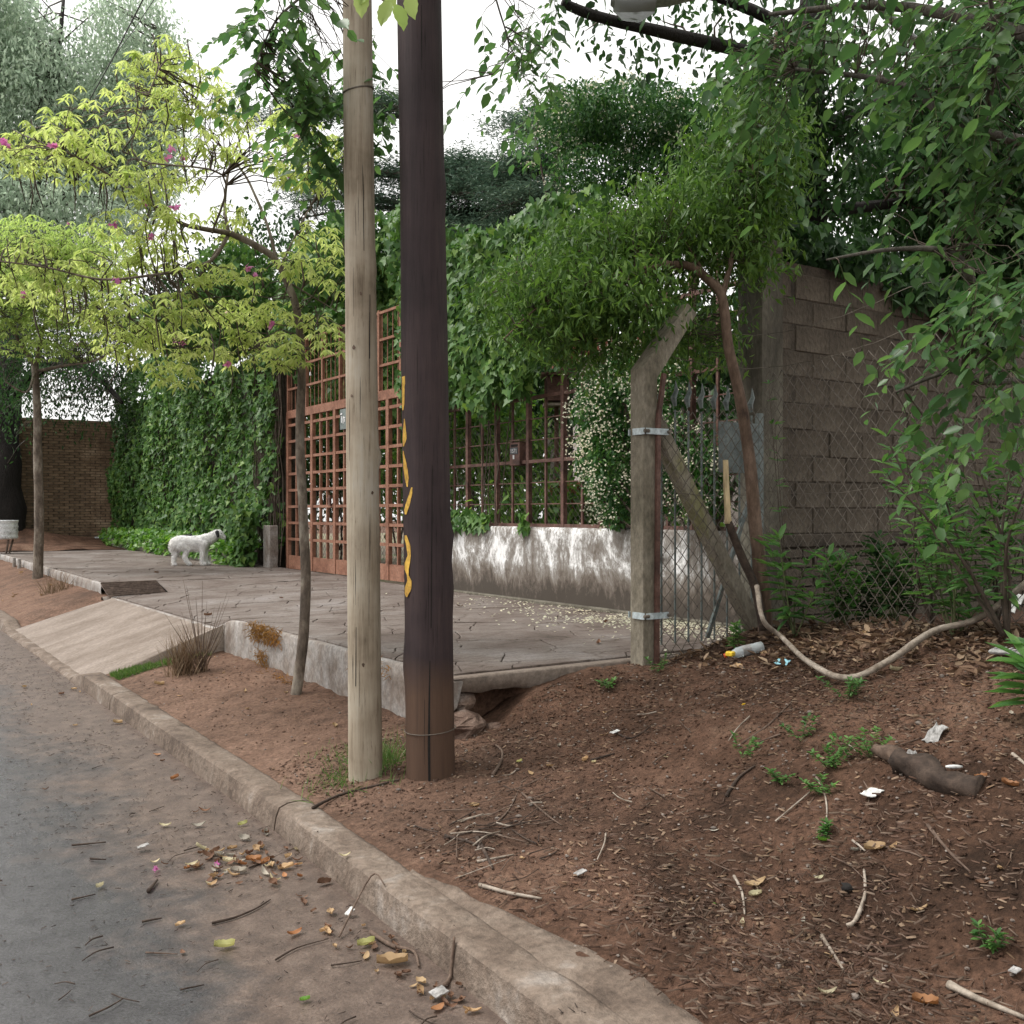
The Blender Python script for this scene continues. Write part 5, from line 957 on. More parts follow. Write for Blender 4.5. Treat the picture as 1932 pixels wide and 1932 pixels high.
# fine-leaved shrub tree leaning over the post
t3 = lambda a, b, t=6.95: P(a, b, t)
leaftree('leaning_shrub_tree', 'slim brown-barked tree bending left over the concrete post with feathery green leaves', P(1442, 1255, 6.9), [t3(1443, 1265), t3(1443, 1150), t3(1431, 1050), t3(1421, 950), t3(1412, 850), t3(1394, 740), t3(1374, 650), t3(1362, 560), t3(1335, 527), t3(1300, 502), t3(1250, 500, 6.8)], .052, .024,
    [([t3(1362, 560), t3(1380, 490, 7), t3(1400, 400, 7.1), t3(1425, 290, 7.2), t3(1450, 180, 7.3), t3(1465, 60, 7.3)], .022, .009), ([t3(1395, 420, 7.1), t3(1420, 330, 7.0), t3(1415, 200, 6.9)], .012, .005), ([t3(1250, 500, 6.8), t3(1150, 520, 6.7), t3(1030, 570, 6.6), t3(950, 640, 6.6)], .013, .004), ([t3(1270, 498, 6.8), t3(1180, 470, 7), t3(1060, 480, 7.2), t3(960, 520, 7.4)], .011, .004), ([t3(1335, 525), t3(1280, 440, 7.1), t3(1220, 400, 7.3), t3(1150, 400, 7.5)], .01, .004), ([t3(1250, 500, 6.8), t3(1130, 560, 6.9), t3(1100, 640, 7)], .01, .004)],
    [(1060, 560, 6.9, 130, 70, .6), (1180, 560, 6.8, 110, 70, .5), (1150, 470, 7.2, 140, 60, .6), (1010, 620, 6.8, 80, 60, .4, .8), (1270, 430, 7.2, 120, 80, .6), (1380, 420, 7.2, 90, 110, .5), (1430, 290, 7.2, 90, 120, .5), (940, 560, 7.4, 60, 60, .4, .7), (1330, 620, 7.5, 90, 70, .4, .6), (1230, 640, 7.4, 70, 50, .35, .7), (1350, 330, 7.6, 100, 70, .5, .7), (1440, 480, 7.1, 50, 60, .3, .6), (1080, 480, 7.5, 110, 40, .4, .7), (1120, 660, 7.2, 80, 50, .3, .7)],
    1950, 14, .085, .072, .022, T_LANCE, M['shrub'], M['bark_br'], .7, 300, None, 'tree', 900, .004)
stub = thing('broken_stem', t3(1440, 1180, 6.8), 'snapped stem with peeled pale wood beside the leaning tree', 'stem')
limb(stub, 'bark_stem', M['darkwood'], [t3(1441, 1190, 6.8), t3(1425, 1110, 6.85), t3(1395, 1040, 6.9), t3(1374, 985, 6.9)], .032, .026, 8); limb(stub, 'peeled_wood', M['peeled'], [t3(1374, 988, 6.9), t3(1371, 930, 6.9), t3(1369, 868, 6.9)], .025, .019, 8)

# garden behind the grille
for i, (lb, bl, nc, m_) in enumerate((
    ('leafy bright garden shrub behind the letter box', [(960, 860, 13.5, 90, 110, .7), (900, 780, 14, 60, 120, .7), (870, 900, 14, 50, 90, .6)], 330, 'garden'), ('tall dark garden shrub behind the ivy curtain', [(920, 700, 15, 110, 130, .8), (1010, 740, 15, 90, 100, .7)], 330, 'dkleaf'),
    ('sunlit low garden plants at the foot of the grille', [(1060, 950, 12, 90, 40, .6), (1150, 960, 12, 60, 40, .5), (960, 960, 12.5, 70, 30, .5)], 120, 'garden'), ('green garden shrub behind the star jasmine', [(1180, 830, 13, 80, 110, .7), (1290, 930, 12, 60, 60, .5)], 150, 'garden'),
    ('dark shrub standing behind the driveway gate', [(640, 820, 20, 60, 100, 1), (720, 800, 19, 60, 130, 1), (600, 860, 21, 40, 80, 1)], 330, 'dkleaf'), ('leafy shrub behind the right side of the driveway gate', [(750, 900, 17, 50, 70, .8), (800, 780, 16, 60, 150, .8), (690, 700, 18, 80, 60, .8)], 330, 'garden'))):
    b0 = P(*bl[0][:3]); b0[2] = .56; leaftree('garden_shrub', lb, b0, [b0, b0 + np.array([.05, 0, .4]), P(*bl[0][:3])], .03, .012, [([b0 + np.array([0, 0, .3]), P(*q[:3])], .02, .006) for q in bl[1:]], bl, nc, 15, .14, .12, .055, T_OVAL, M[m_], M['twig'], .6, 0, None, 'shrub', 60, .006)
for i, (lb, bl, nc) in enumerate((('dark hedge tree far behind the grille', [(1000, 760, 22, 170, 170, 1.5), (1000, 600, 22, 120, 90, 1.5), (880, 640, 22, 80, 120, 1.5)], 620), ('dark hedge tree far behind the gate', [(690, 640, 26, 150, 150, 2), (620, 800, 26, 110, 120, 1.5), (760, 760, 25, 90, 150, 1.5), (660, 930, 22, 130, 70, 1.2)], 800), ('dark leafy tree behind the ivy wall', [(430, 560, 30, 140, 110, 2), (300, 620, 32, 110, 110, 2), (520, 480, 29, 120, 90, 2)], 330),
                                 ('dark hedge tree behind the side gate', [(1350, 650, 15, 120, 100, 1.2), (1420, 820, 14, 90, 110, 1), (1250, 620, 16, 90, 70, 1, .5)], 210), ('dark thicket behind the block wall', [(1720, 690, 13, 220, 60, 1.2), (1900, 800, 12, 130, 250, 1.2), (1950, 500, 12, 120, 150, 1.2)], 420))):
    b0 = P(*bl[0][:3]); b0[2] = .5; leaftree('hedge_tree', lb, b0, [b0, (b0 + P(*bl[0][:3])) / 2, P(*bl[0][:3])], .10, .04, [([b0 + np.array([0, 0, .8]), P(*q[:3])], .06, .02) for q in bl[1:]], bl, nc, 18, .24, .17, .085, T_OVAL, M['dkleaf'], M['bark_gr'], .8, 0, None, 'tree', 90, .012)

# foreground elm
EB = np.array([5.95, 2.15, .9]); e = lambda a, b, t: P(a, b, t)
leaftree('elm_tree', 'elm with large toothed leaves hanging over the right side', EB, [EB - np.array([0, 0, .2]), EB + np.array([-.05, .05, .9]), EB + np.array([-.15, .15, 1.9]), EB + np.array([-.3, .35, 2.9]), (5.3, 2.9, 4.6)], .15, .09,
    [([(5.45, 2.65, 4.1), (4.8, 3.3, 4.7), (3.9, 4.1, 5.0), (3.0, 4.7, 4.95), (2.3, 5.1, 4.75), (1.75, 5.3, 4.4)], .06, .012), ([(5.55, 2.6, 3.9), (5.2, 3.6, 4.5), (4.9, 4.4, 4.7)], .05, .012), ([EB + np.array([-.15, .15, 1.9]), e(1900, 560, 4.6), e(1800, 480, 4.4), e(1690, 470, 4.3), e(1560, 490, 4.2)], .03, .004), ([EB + np.array([-.25, .3, 2.5]), e(1850, 250, 4.6), e(1700, 160, 4.8), e(1500, 130, 5)], .035, .008), ([EB + np.array([-.1, .1, 1.5]), e(1900, 720, 4.3), e(1800, 700, 4.2), e(1690, 740, 4.3)], .02, .005),
     ([e(1850, 250, 4.6), e(1880, 100, 4.2), e(1860, -40, 4.0)], .02, .006), ([(2.3, 5.1, 4.75), P(600, -40, 5.3), P(520, 40, 5.2), P(480, 130, 5.1)], .012, .003), ([(3.0, 4.7, 4.95), P(930, -30, 5.5), P(960, 90, 5.5), P(930, 140, 5.4)], .008, .002)],
    [(1600, 40, 4.9, 200, 50, .6, .7), (1460, 200, 5.2, 50, 100, .4, .6), (1840, 110, 4.3, 130, 130, .5), (1700, 200, 4.6, 90, 70, .4, .6), (1870, 330, 4.4, 90, 120, .4), (1760, 400, 4.5, 70, 50, .35, .8), (1880, 560, 4.1, 90, 90, .4), (1770, 600, 4.3, 55, 60, .3), (1860, 740, 4.1, 70, 80, .35), (1720, 690, 4.4, 45, 55, .25, .8), (1790, 840, 4.3, 50, 60, .25, .7), (1600, 485, 4.2, 80, 18, .12, 1.2), (1430, 110, 5.3, 80, 80, .5, .6),
     (505, 60, 5.2, 45, 70, .25, 2.4), (590, 130, 5.4, 55, 100, .3, 1.8), (700, 150, 5.75, 45, 90, .2, 2.0), (620, 250, 5.6, 50, 60, .2, 1.6), (560, 10, 5.1, 70, 35, .3), (940, 100, 5.5, 60, 60, .35, .35), (1010, 20, 6, 60, 60, .4, .6), (1020, 190, 6.5, 70, 90, .4, .5), (900, 20, 5.6, 30, 40, .2, .5)],
    340, 10, .075, .080, .046, T_OVAL, M['elm'], M['bark_gr'], .9, 300, T_ELM, 'tree', 400, .0035, spray=(.34, .75))
el = bpy.data.objects['elm_tree']; k = 420; ce = np.stack([rng.uniform(2.6, 7.0, k), rng.uniform(-1.5, 4.6, k), rng.uniform(4.9, 7.0, k)], 1); ce = ce[(966 - (ce[:, 2] - EYE) / np.maximum(.3, (ce - CAM) @ FX) * F) < -60]  # unseen upper branches, twigs and leaves, added to shade the bank
lm = limb(el, 'branch', M['bark_gr'], [(5.3, 2.9, 4.6), (5.0, 2.4, 5.4), (4.4, 1.4, 6.0), (3.6, .4, 6.2)], .07, .02); lm2 = limb(el, 'branch', M['bark_gr'], [(5.3, 2.9, 4.6), (5.6, 3.2, 5.6), (5.2, 4.0, 6.3)], .06, .02); twigs(el, M['twig'], limbs_pts(lm, lm2), ce, .006, .05, 'added_shade_twigs', 4)
c = clump(ce, 22, .17); d, nn = dirs(len(c), .7, .9); leaf_cloud('added_shade_crown', c, d, nn, .095, .055, T_OVAL, M['elm'], el)
be = thing('bright_elm_spray', P(700, -40, 3.3), 'spray of big backlit leaves at the top between the poles', 'branch')
limb(be, 'twig', M['vine'], [P(690, -220, 3.5), P(705, -90, 3.4), P(700, -20, 3.3), P(740, 10, 3.3)], .004, .002, 5)
c = np.array([P(682, -18, 3.3), P(735, 0, 3.25), P(748, 8, 3.3), P(772, -14, 3.3), P(715, -25, 3.35), P(700, -35, 3.3)]); d = np.array([RX * .0 + [0, 0, -1], -.35 * RX + [0, 0, -1], .3 * RX + [0, 0, -1], .2 * RX + [0, 0, -1], RX * .5 + [0, 0, -.6], -.4 * RX + [0, 0, -.8]])
leaf_cloud('leaves', c, d, -FX + rnd3(6) * .25, .088, .05, T_ELM, M['lime2'], be, 6, T_ELM)

# weeds and saplings by the fence
def weed(label, px, py, t, h, k, L, m='weed', lean=0.0, cat='plant', r=.007, name='leafy_weed', W=.26, parts=24):
    b = P(px, py, t); b[2] = En(b[0], b[1]) if b[0] < 5.75 else max(.55, b[2]); root = thing(name, b, label, cat); pts, dd, nn = [], [], []; src = []
    for s in range(k):
        th = random.uniform(0, 6.28); sp = random.uniform(.1, .38) * h if k > 1 else .04; sp = sp * (4 if h < .18 else 1); tp = b + np.array([sp * math.cos(th), sp * math.sin(th), h * random.uniform(.7, 1.05)]) - RX * lean * h
        p = limb(root, 'stem', M['vine'] if h < .9 else M['twig'], [b, (b + tp) / 2 + rng.normal(size=3) * .05 * h, tp], r, r * .35, 5)
        for i in range(int(len(p) * .3), len(p)):
            for q in range(3):
                a = random.uniform(0, 6.28); pts.append(p[i]); up = .6 - .9 * (1 - i / len(p)); dd.append((math.cos(a), math.sin(a), up)); nn.append((-math.cos(a) * up, -math.sin(a) * up, 1))
    n = len(pts); leaf_cloud('foliage', np.array(pts), np.array(dd) + rnd3(n) * .2, np.array(nn) + rnd3(n) * .2, L * rng.uniform(.7, 1.15, n), L * W * rng.uniform(.8, 1.15, n), T_OVAL, M[m], root, parts); return root
weed('upright weed with whorled lance leaves right of the leaning trunk', 1500, 1215, 6.55, .62, 5, .15)
weed('low dark weed in the shade of the block wall', 1640, 1200, 7.0, .5, 7, .14, 'dkleaf')
weed('broad leafy weed clump low behind the chain link', 1590, 1190, 6.9, .45, 7, .15)
weed('bushy dark weed in the middle behind the chain link', 1690, 1190, 6.3, .6, 8, .13, 'dkleaf')
weed('tall pale-leaved sapling rising against the block wall', 1720, 1180, 6.4, 1.25, 6, .12)
weed('dense leafy bush at the right end of the fence', 1880, 1130, 5.7, 1.15, 9, .13)
weed('lance-leaved bush hanging low before the right fence', 1800, 1160, 5.3, .7, 7, .12)
weed('tall leafy sapling behind the fence at the right', 1760, 1210, 5.9, 1.05, 6, .13)
weed('leafy sapling with dark stem at the right edge of the fence', 1900, 1215, 5.0, 1.0, 6, .12, 'weed', .25, 'sapling', .012)
weed('leafy sapling low against the fence left of the dark-stemmed one', 1830, 1150, 5.6, .75, 6, .12)
weed('thin climbing weed on the fence beside the column', 1490, 1190, 6.9, 1.6, 2, .07, 'weed', 0, 'plant', .004, 'climbing_weed')
weed('single bright long-leaved plant at the right edge of the bank', 1945, 1400, 4.0, .30, 2, .17, 'weed', 0, 'plant', .006, 'leafy_weed', .3)
weed('small leafy weed at the foot of the leaning trunk', 1385, 1240, 6.6, .2, 4, .06, 'weed', 0, 'plant', .003, 'small_weed')
for i, (px, py, lb) in enumerate(((1400, 1430, 'small sprig with a few narrow leaves in the red soil'), (1545, 1500, 'little seedling low on the bank'), (1600, 1320, 'trailing weed with round leaflets high on the bank'), (1560, 1450, 'trailing weed with round leaflets below the curved stick'), (1640, 1430, 'trailing weed with round leaflets near the log'), (1470, 1480, 'tiny pale green seedling in bare soil'), (1550, 1590, 'bright green curled seedling on the dark soil'), (1860, 1790, 'round-leaved green seedling near the lower right corner'), (1150, 1300, 'tiny green weed at the slab edge'), (1240, 1270, 'tuft of small weeds at the foot of the concrete post'), (1510, 1400, 'little grey-green weed near the log'))):
    q = ground_at(px, py)
    t_ = float((q - CAM) @ FX); weed(lb, px, py, t_, .06 if 'tiny' in lb or 'seedling' in lb else .10, 3 if 'trailing' not in lb else 6, .032, 'weed', 0, 'seedling' if 'seedling' in lb else 'weed', .002, 'seedling' if 'seedling' in lb else 'small_weed', .45, 12)

# ------------------------------------------------------------------ grass and dry clumps
def blades(name, label, c, n, spread, h, m, cat, lean=.35, w=.006, kind=None, loc=None):
    r = thing(name, c, label, cat); p = np.array(c) + rng.normal(size=(n, 3)) * np.array([spread, spread, 0])
    for q in p: q[2] = gz(q[0], q[1]) - .005
    d = rnd3(n) * lean + np.array([0, 0, 1]); leaf_cloud('blades', p, d, rnd3(n) * np.array([1, 1, .1]), h * rng.uniform(.5, 1.2, n), w, tpl([(0, .5, 0), (0, -.5, 0), (.5, -.4, .06), (.5, .4, .06), (1, 0, .25)], [(0, 1, 2), (0, 2, 3), (3, 2, 4)]), m, r); return r
g1 = ground_at(715, 1440); blades('grass_tuft', 'ragged green grass tuft between the two pole feet', g1, 340, .10, .17, M['grass'], 'grass tuft', .6, .004)
g1 = ground_at(660, 1470); blades('grass_tuft', 'flattened dry grass patch left of the pale pole foot', g1, 260, .12, .10, M['grass'], 'grass tuft', .9, .004)
g1 = ground_at(640, 1425); blades('grass_tuft', 'sparse short grass patch behind the pale pole', g1, 120, .09, .05, M['grass'], 'grass tuft', .8, .003)
q = Pz(345, 1255, .32); q[2] = En(q[0], q[1]); blades('dry_clump', 'thick dry brown grass clump beside the ramp', q, 300, .05, .36, M['straw'], 'dry plant', .26, .006)
q = Pz(380, 1255, .32); q[2] = En(q[0], q[1]); dc = blades('dry_clump', 'thin dry twiggy clump right of the brown grass clump', q, 50, .03, .42, M['straw'], 'dry plant', .28, .005)
b = MB()
for _ in range(26): v = rng.normal(size=3) * .16; b.tube([q, q + v * .5 + np.array([0, 0, .28]), q + v + np.array([0, 0, .55])], [.004, .003, .001], 4)
b.build('stalks', M['midwood'], dc)
q = Pz(105, 1130, .35); q[2] = En(q[0], q[1]); blades('dry_clump', 'small dry shrubby clump on the far verge', q, 120, .10, .30, M['straw'], 'dry plant', .35, .007)
n = 2600; u = rng.random(n); xs_ = 2.08 + .85 * u ** 1.3; ys_ = 9.33 - .30 * rng.random(n) * (1.1 - u) - .02; p = np.stack([xs_, ys_, np.array([gz(a, b_) for a, b_ in zip(xs_, ys_)])], 1)
leaf_cloud('grass_strip', p, rnd3(n) * .6 + np.array([0, 0, 1]), rnd3(n), .045 * rng.uniform(.4, 1.4, n), .006, T_LANCE, M['grass'], None); bpy.data.objects['grass_strip']['label'] = 'strip of short green grass along the ramp edge'; bpy.data.objects['grass_strip']['category'] = 'grass'
# rusty root fibres on the slab edge
for k, (y0, y1, za, zb_, nn_, lb) in enumerate(((7.9, 8.55, .52, .66, 900, 'tuft of rusty orange root fibre over the slab edge'), (8.2, 8.36, .33, .45, 200, 'small rusty fibre streak low on the slab edge'), (7.4, 8.1, .27, .31, 500, 'orange fibre mat at the foot of the slab edge'), (6.0, 6.5, .50, .62, 160, 'thin rusty stain of fibre on the slab edge near the pale pole'))):
    n = nn_; p = np.stack([X0 - .02 - .04 * rng.random(n) - (.1 * rng.random(n) if k == 2 else 0), rng.uniform(y0, y1, n) + rng.normal(size=n) * .05, rng.uniform(za, zb_, n)], 1)
    o = leaf_cloud('root_fibre', p, rnd3(n) + np.array([-.2, 0, -.8]), rnd3(n), .05 * rng.uniform(.5, 1.4, n), .005, T_LANCE, M['orange_moss'], None); tag(o, lb, 'roots')

# ------------------------------------------------------------------ litter too small to count
def chips(name, label, pts, Lr, Wr, m, cat):
    n = len(pts); a = rng.random(n) * 6.28; d = np.stack([np.cos(a), np.sin(a), rng.normal(size=n) * .22], 1); L = rng.uniform(*Lr, n) ; W = rng.uniform(*Wr, n)
    T = tpl([(0, .5, 0), (0, -.5, 0), (1, -.35, 0), (1, .35, 0), (.0, 0, .12), (1, 0, .10)], [(0, 4, 5), (0, 5, 3), (1, 5, 4), (1, 2, 5), (0, 1, 4), (3, 5, 2)])
    return tag(leaf_cloud(name, pts, d, np.tile([0, 0, 1.0], (n, 1)) + rnd3(n) * .25, L, W, T, m, None), label, cat)
def scatter_bank(n, dens):
    out = []
    while len(out) < n:
        y = random.uniform(.9, 9.2) if random.random() < .25 else random.uniform(.9, 5.6); x = random.uniform(2.1, 5.7)
        if (y > 5.1 and x > 3.05) or (x < 2.35 and y < 3.4 and random.random() < .75): continue
        if random.random() < dens(x, y): out.append((x, y, En(x, y) + .003))
    return np.array(out)
den = lambda x, y: max(.03, min(1, .35 + .9 * nz(x, y, 6, 1.4) + .25 * nz(x, y, 2, 5) + .30 * sstep(3.2, 4.6, x) + (.35 if y < 3.4 else 0) - .45 * sstep(5.0, 6.5, y)))
chips('bark_chip_litter', 'fine litter of bark chips and twig bits over the bank', scatter_bank(17000, den), (.008, .045), (.002, .006), M['mulch'], 'litter')
chips('leaf_crumb_litter', 'crumbled dead leaf bits over the bank', scatter_bank(6500, den), (.010, .035), (.006, .018), leafmat('leaf_crumbs', [(.09, .05, .032), (.17, .11, .07), (.24, .17, .12), (.11, .06, .04), (.06, .035, .025)], .05, .85, .15), 'litter')
tl = []
while len(tl) < 1500:
    u = random.random(); x = lerp(4.5, 5.6, random.random() ** .7) - .35 * u; y = lerp(5.0, 2.2, u)
    if random.random() < .4 + .7 * nz(x, y, 8, 2): tl.append((x, y, En(x, y) + .012 + .02 * random.random()))
n = len(tl); tag(leaf_cloud('dry_leaf_litter', np.array(tl), rnd3(n) * np.array([1, 1, .35]), rnd3(n) * .45 + np.array([0, 0, 1]), rng.uniform(.03, .085, n), rng.uniform(.015, .04, n), tpl([(0, 0, 0), (.28, .42, .12), (.68, .38, .12), (1, 0, .1), (.68, -.38, .12), (.28, -.42, .14), (.5, 0, 0)], [(0, 6, 1), (1, 6, 2), (2, 6, 3), (3, 6, 4), (4, 6, 5), (5, 6, 0)]), leafmat('dry_litter', [(.06, .035, .025), (.13, .08, .05), (.22, .15, .10), (.09, .05, .033), (.30, .22, .15), (.05, .03, .022)], .08, .85, .15), None), 'thick dry leaf litter along the foot of the fence', 'leaf litter')
rd = []
while len(rd) < 9000:
    x = random.uniform(-2.2, 1.86); y = random.uniform(1.2, 14); 
    if random.random() < .16 + .75 * max(0, nz(x, y, 3, 1.2)) * (1.4 if x > .6 else .8) + .25 * max(0, nz(x, y, 8, 4)): rd.append((x, y, gz(x, y) + .002))
chips('gutter_chip_litter', 'fine dark twig and bark bits washed over the wet road', np.array(rd), (.004, .026), (.0015, .005), M['chips_road'], 'litter')
mt_ = []
while len(mt_) < 2600:
    px, py = random.choice(((1480, 1690), (1600, 1720), (1720, 1330), (1850, 1260), (1150, 1720), (1640, 1560), (940, 1580), (1750, 1800), (1300, 1600))); q = Pz(px + random.gauss(0, 110), py + random.gauss(0, 45), .45); x, y = q[0], q[1]
    if 2.1 < x < 5.6 and .9 < y < 5.1: mt_.append((x, y, En(x, y) + .004 + .008 * random.random()))
chips('twig_mat', 'matted twig and leaf-stalk litter in patches over the bank', np.array(mt_), (.015, .06), (.0015, .003), M['mulch'], 'litter')
T_CLOD = tpl([(0, 0, -.3), (.5, .5, 0), (-.2, .45, .05), (-.5, -.1, 0), (0, -.5, .05), (.45, -.3, 0), (.1, .05, .45)], [(6, 1, 2), (6, 2, 3), (6, 3, 4), (6, 4, 5), (6, 5, 1), (0, 2, 1), (0, 3, 2), (0, 4, 3), (0, 5, 4), (0, 1, 5)])
cp = scatter_bank(13000, lambda x, y: .55 + .6 * nz(x, y, 4, 1.1)); n = len(cp); rr_ = .004 + .012 * rng.random(n) ** 3
tag(leaf_cloud('soil_crumbs', cp, rnd3(n) * np.array([1, 1, .1]), rnd3(n) * .2 + np.array([0, 0, 1]), rr_ * 1.3, rr_, T_CLOD, M['soil'], None), 'loose crumbs of red-brown soil over verge and bank', 'soil')
gp = MB()
for x, y, z in scatter_bank(1500, lambda x, y: .5 + .3 * nz(x, y, 1, 2)): gp.stone((x, y, z + .001), random.uniform(.003, .009))
tag(gp.build('grit', M['pebble'], None, True, kind='stuff'), 'fine grit and tiny stones in the soil', 'gravel')
fl = []
while len(fl) < 1500:
    y = random.gauss(7.0, 1.25); x = 6.36 - abs(random.gauss(0, .55)) * (1.0 if y < 8 else .9)
    if 5.3 < y < 11 and x > 3.4 and (random.random() < (.95 if (y < 7.4 and x > 5.5) else .33)): fl.append((x, y, S(x, y) + .006))
fl = np.array(fl); n = len(fl); tag(leaf_cloud('fallen_jasmine_petals', fl, rnd3(n) * np.array([1, 1, .15]), rnd3(n) * .3 + np.array([0, 0, 1]), .03, .03, T_PETALS, M['petal'], None), 'fallen white jasmine flowers scattered over the pavement', 'petals')

# ------------------------------------------------------------------ countable litter
def curled(L, W, curl, fold, seed):
    r = random.Random(seed); mb = MB(); rows = []
    for i in range(9):
        u = i / 8; w = W * .5 * max(.02, math.sin(math.pi * min(1, u * .97 + .015)) ** .75) * (1 + .10 * r.uniform(-1, 1)); z = curl * L * (4 * (u - .5) ** 2 - 0.0) * .5 + .003
        rows.append([((u - .5) * L, v * w, z + fold * abs(v) * W * (.8 + .4 * r.random()) + .004 * r.random()) for v in (-1, -.5, 0, .5, 1)])
    return mb.grid(rows)
cols = dict(cream=leafmat('cream_dead_leaf', [(.46, .41, .26), (.55, .49, .33), (.38, .33, .22)], .2, .6, .3), tan=leafmat('tan_dead_leaf', [(.36, .24, .13), (.44, .31, .18), (.30, .19, .10)], .15, .7, .25), orange=leafmat('orange_dead_leaf', [(.26, .115, .05), (.33, .16, .07), (.21, .095, .045)], .15, .6, .3),
            brown=leafmat('brown_dead_leaf', [(.13, .07, .045), (.19, .105, .065), (.10, .055, .035)], .1, .75, .25), lime=leafmat('lime_dead_leaf', [(.34, .34, .12), (.42, .41, .18)], .25, .5, .35), green=leafmat('green_fallen_leaf', [(.10, .22, .04), (.14, .28, .05)], .25, .45, .4), grey=leafmat('grey_dead_leaf', [(.28, .25, .21), (.36, .33, .28)], .1, .8, .2))
shapes = {}
def fleaf(col, x, y, z, L, label, group, rz=None, sh=None, tilt=.2):
    k = (col, sh if sh is not None else random.randrange(5))
    if k not in shapes: r = random.Random(hash(k) % 999); shapes[k] = curled(1, (.42, .55, .36, .5, .62)[k[1]], (.35, .15, .5, .25, .1)[k[1]], (.25, .5, .3, .12, .4)[k[1]], k[1] * 7 + len(col)).mesh('fallen_leaf', cols[col], True)
    o = bpy.data.objects.new('fallen_leaf', shapes[k]); o.location = (x, y, z + .002); o.scale = (L, L, L); o.rotation_euler = (random.uniform(-tilt, tilt), random.uniform(-tilt, tilt), random.uniform(0, 6.28) if rz is None else rz)
    return link(o, None, label, 'fallen leaf', group)
# the ones that stand out in the photograph
for px, py, col, L, lb, rz, sh in ((422, 1790, 'lime', .075, 'pale yellow-green curled leaf alone on the wet asphalt edge', .5, 1), (188, 1675, 'cream', .05, 'pale curled leaf alone on the dark wet road', 1.3, 1), (690, 1785, 'lime', .07, 'yellow-green curled leaf beside the long brown twig at the kerb', .6, 1), (740, 1820, 'tan', .11, 'large tan lobed leaf in the gutter near the kerb', .2, 4), (292, 1628, 'cream', .045, 'small cream folded leaf left of the leaf drift', .8, 2), (312, 1560, 'cream', .06, 'cream leaf leaning on an orange scrap in the gutter', 0, 0),
        (458, 1558, 'lime', .05, 'yellow-green cupped leaf close to the kerb joint', .6, 1), (375, 1560, 'grey', .07, 'grey crumpled leaf between the cream leaf and the kerb', .3, 2), (385, 1532, 'brown', .06, 'dark red-brown leaf lying flat in the gutter', .2, 2), (296, 1425, 'orange', .05, 'bright orange leaf in the gutter', .4, 3), (330, 1470, 'orange', .06, 'cluster-like orange leaf near the kerb', 1, 4), (222, 1365, 'tan', .07, 'tan leaf at the foot of the kerb near the joint', 0, 1),
        (555, 1765, 'orange', .07, 'orange-brown curled leaf below the twig pile', .9, 0), (478, 1625, 'orange', .07, 'rusty leaf on the right of the leaf drift', .2, 4), (432, 1628, 'cream', .06, 'cream leaf on top of the leaf drift', .1, 1), (410, 1610, 'tan', .07, 'tan leaf at the back of the leaf drift', .5, 0), (450, 1648, 'grey', .07, 'grey-green leaf at the front of the leaf drift', .1, 1), (370, 1640, 'brown', .06, 'dark brown leaf at the left of the leaf drift', .4, 2), (500, 1630, 'orange', .06, 'orange leaf between drift and kerb', 1.2, 4), (540, 1640, 'tan', .07, 'tan crumpled leaf close below the kerb', .3, 4), (650, 1640, 'cream', .05, 'small pale leaf by the kerb foot above the twig', .4, 2), (575, 1890, 'green', .035, 'small green leaf at the lower edge of the road', .5, 1), (825, 1905, 'orange', .06, 'orange-brown leaf at the bottom edge of the road', .9, 3), (890, 1912, 'tan', .06, 'tan leaf at the bottom edge beside the kerb', .2, 0),
        (1425, 1675, 'tan', .09, 'large tan folded leaf on the twig mat', .35, 0), (1425, 1695, 'cream', .05, 'cream leaf just below the large tan folded leaf', .2, 1), (1400, 1745, 'cream', .045, 'small cream leaf standing on edge below the twig mat', 1.2, 2), (1350, 1710, 'green', .03, 'small bright green leaf on the twig mat', 0, 3), (1555, 1588, 'green', .05, 'bright green leaf lying on the dark bank', .2, 4), (1650, 1605, 'tan', .08, 'tan broken leaf pair on the bank', .1, 4), (1735, 1720, 'tan', .06, 'brown folded leaf at the right of the twig mat', .1, 0), (1745, 1895, 'orange', .07, 'orange leaf at the lower right', -.3, 1), (1560, 1880, 'cream', .06, 'cream crescent leaf near the black pod', .2, 2), (1665, 1860, 'cream', .05, 'cream pointed leaf low on the right', -.6, 2), (1850, 1475, 'orange', .06, 'orange leaf pair member at the right edge, left one', .3, 1), (1905, 1485, 'orange', .06, 'orange leaf at the right edge, right one of the pair', -.8, 1), (1855, 1670, 'brown', .06, 'red-brown leaf on the right bank', .2, 0), (1545, 1660, 'cream', .04, 'pale scrap of leaf beside the black pod', .4, 3),
        (1230, 1215, 'tan', .10, 'tan curled leaf at the foot of the concrete post', .1, 0), (1900, 1240, 'orange', .10, 'orange dry leaf beside the grey shoe sole', .8, 4), (1860, 1235, 'tan', .09, 'tan pointed dry leaf near the top of the bank', .4, 0), (1690, 1268, 'cream', .07, 'pale leaf on the mound by the curved stick', .2, 1), (300, 1292, 'tan', .08, 'tan leaf beside the dry grass clump', .3, 1), (1255, 1430, 'cream', .03, 'pale leaf scrap in the middle of the bare soil', 0, 3), (1120, 1440, 'cream', .03, 'pale scrap under the broken slab corner', .5, 1), (980, 1440, 'lime', .035, 'small yellow-green leaf right of the dark pole foot', .5, 1), (1038, 1448, 'tan', .04, 'round tan leaf in the bare soil right of the dark pole', .2, 4), (895, 1522, 'tan', .05, 'tan leaf crumb left of the twig pile', .3, 4)):
    q = ground_at(px, py); fleaf(col, q[0], q[1], q[2], L, lb, None, rz - YAW, sh)
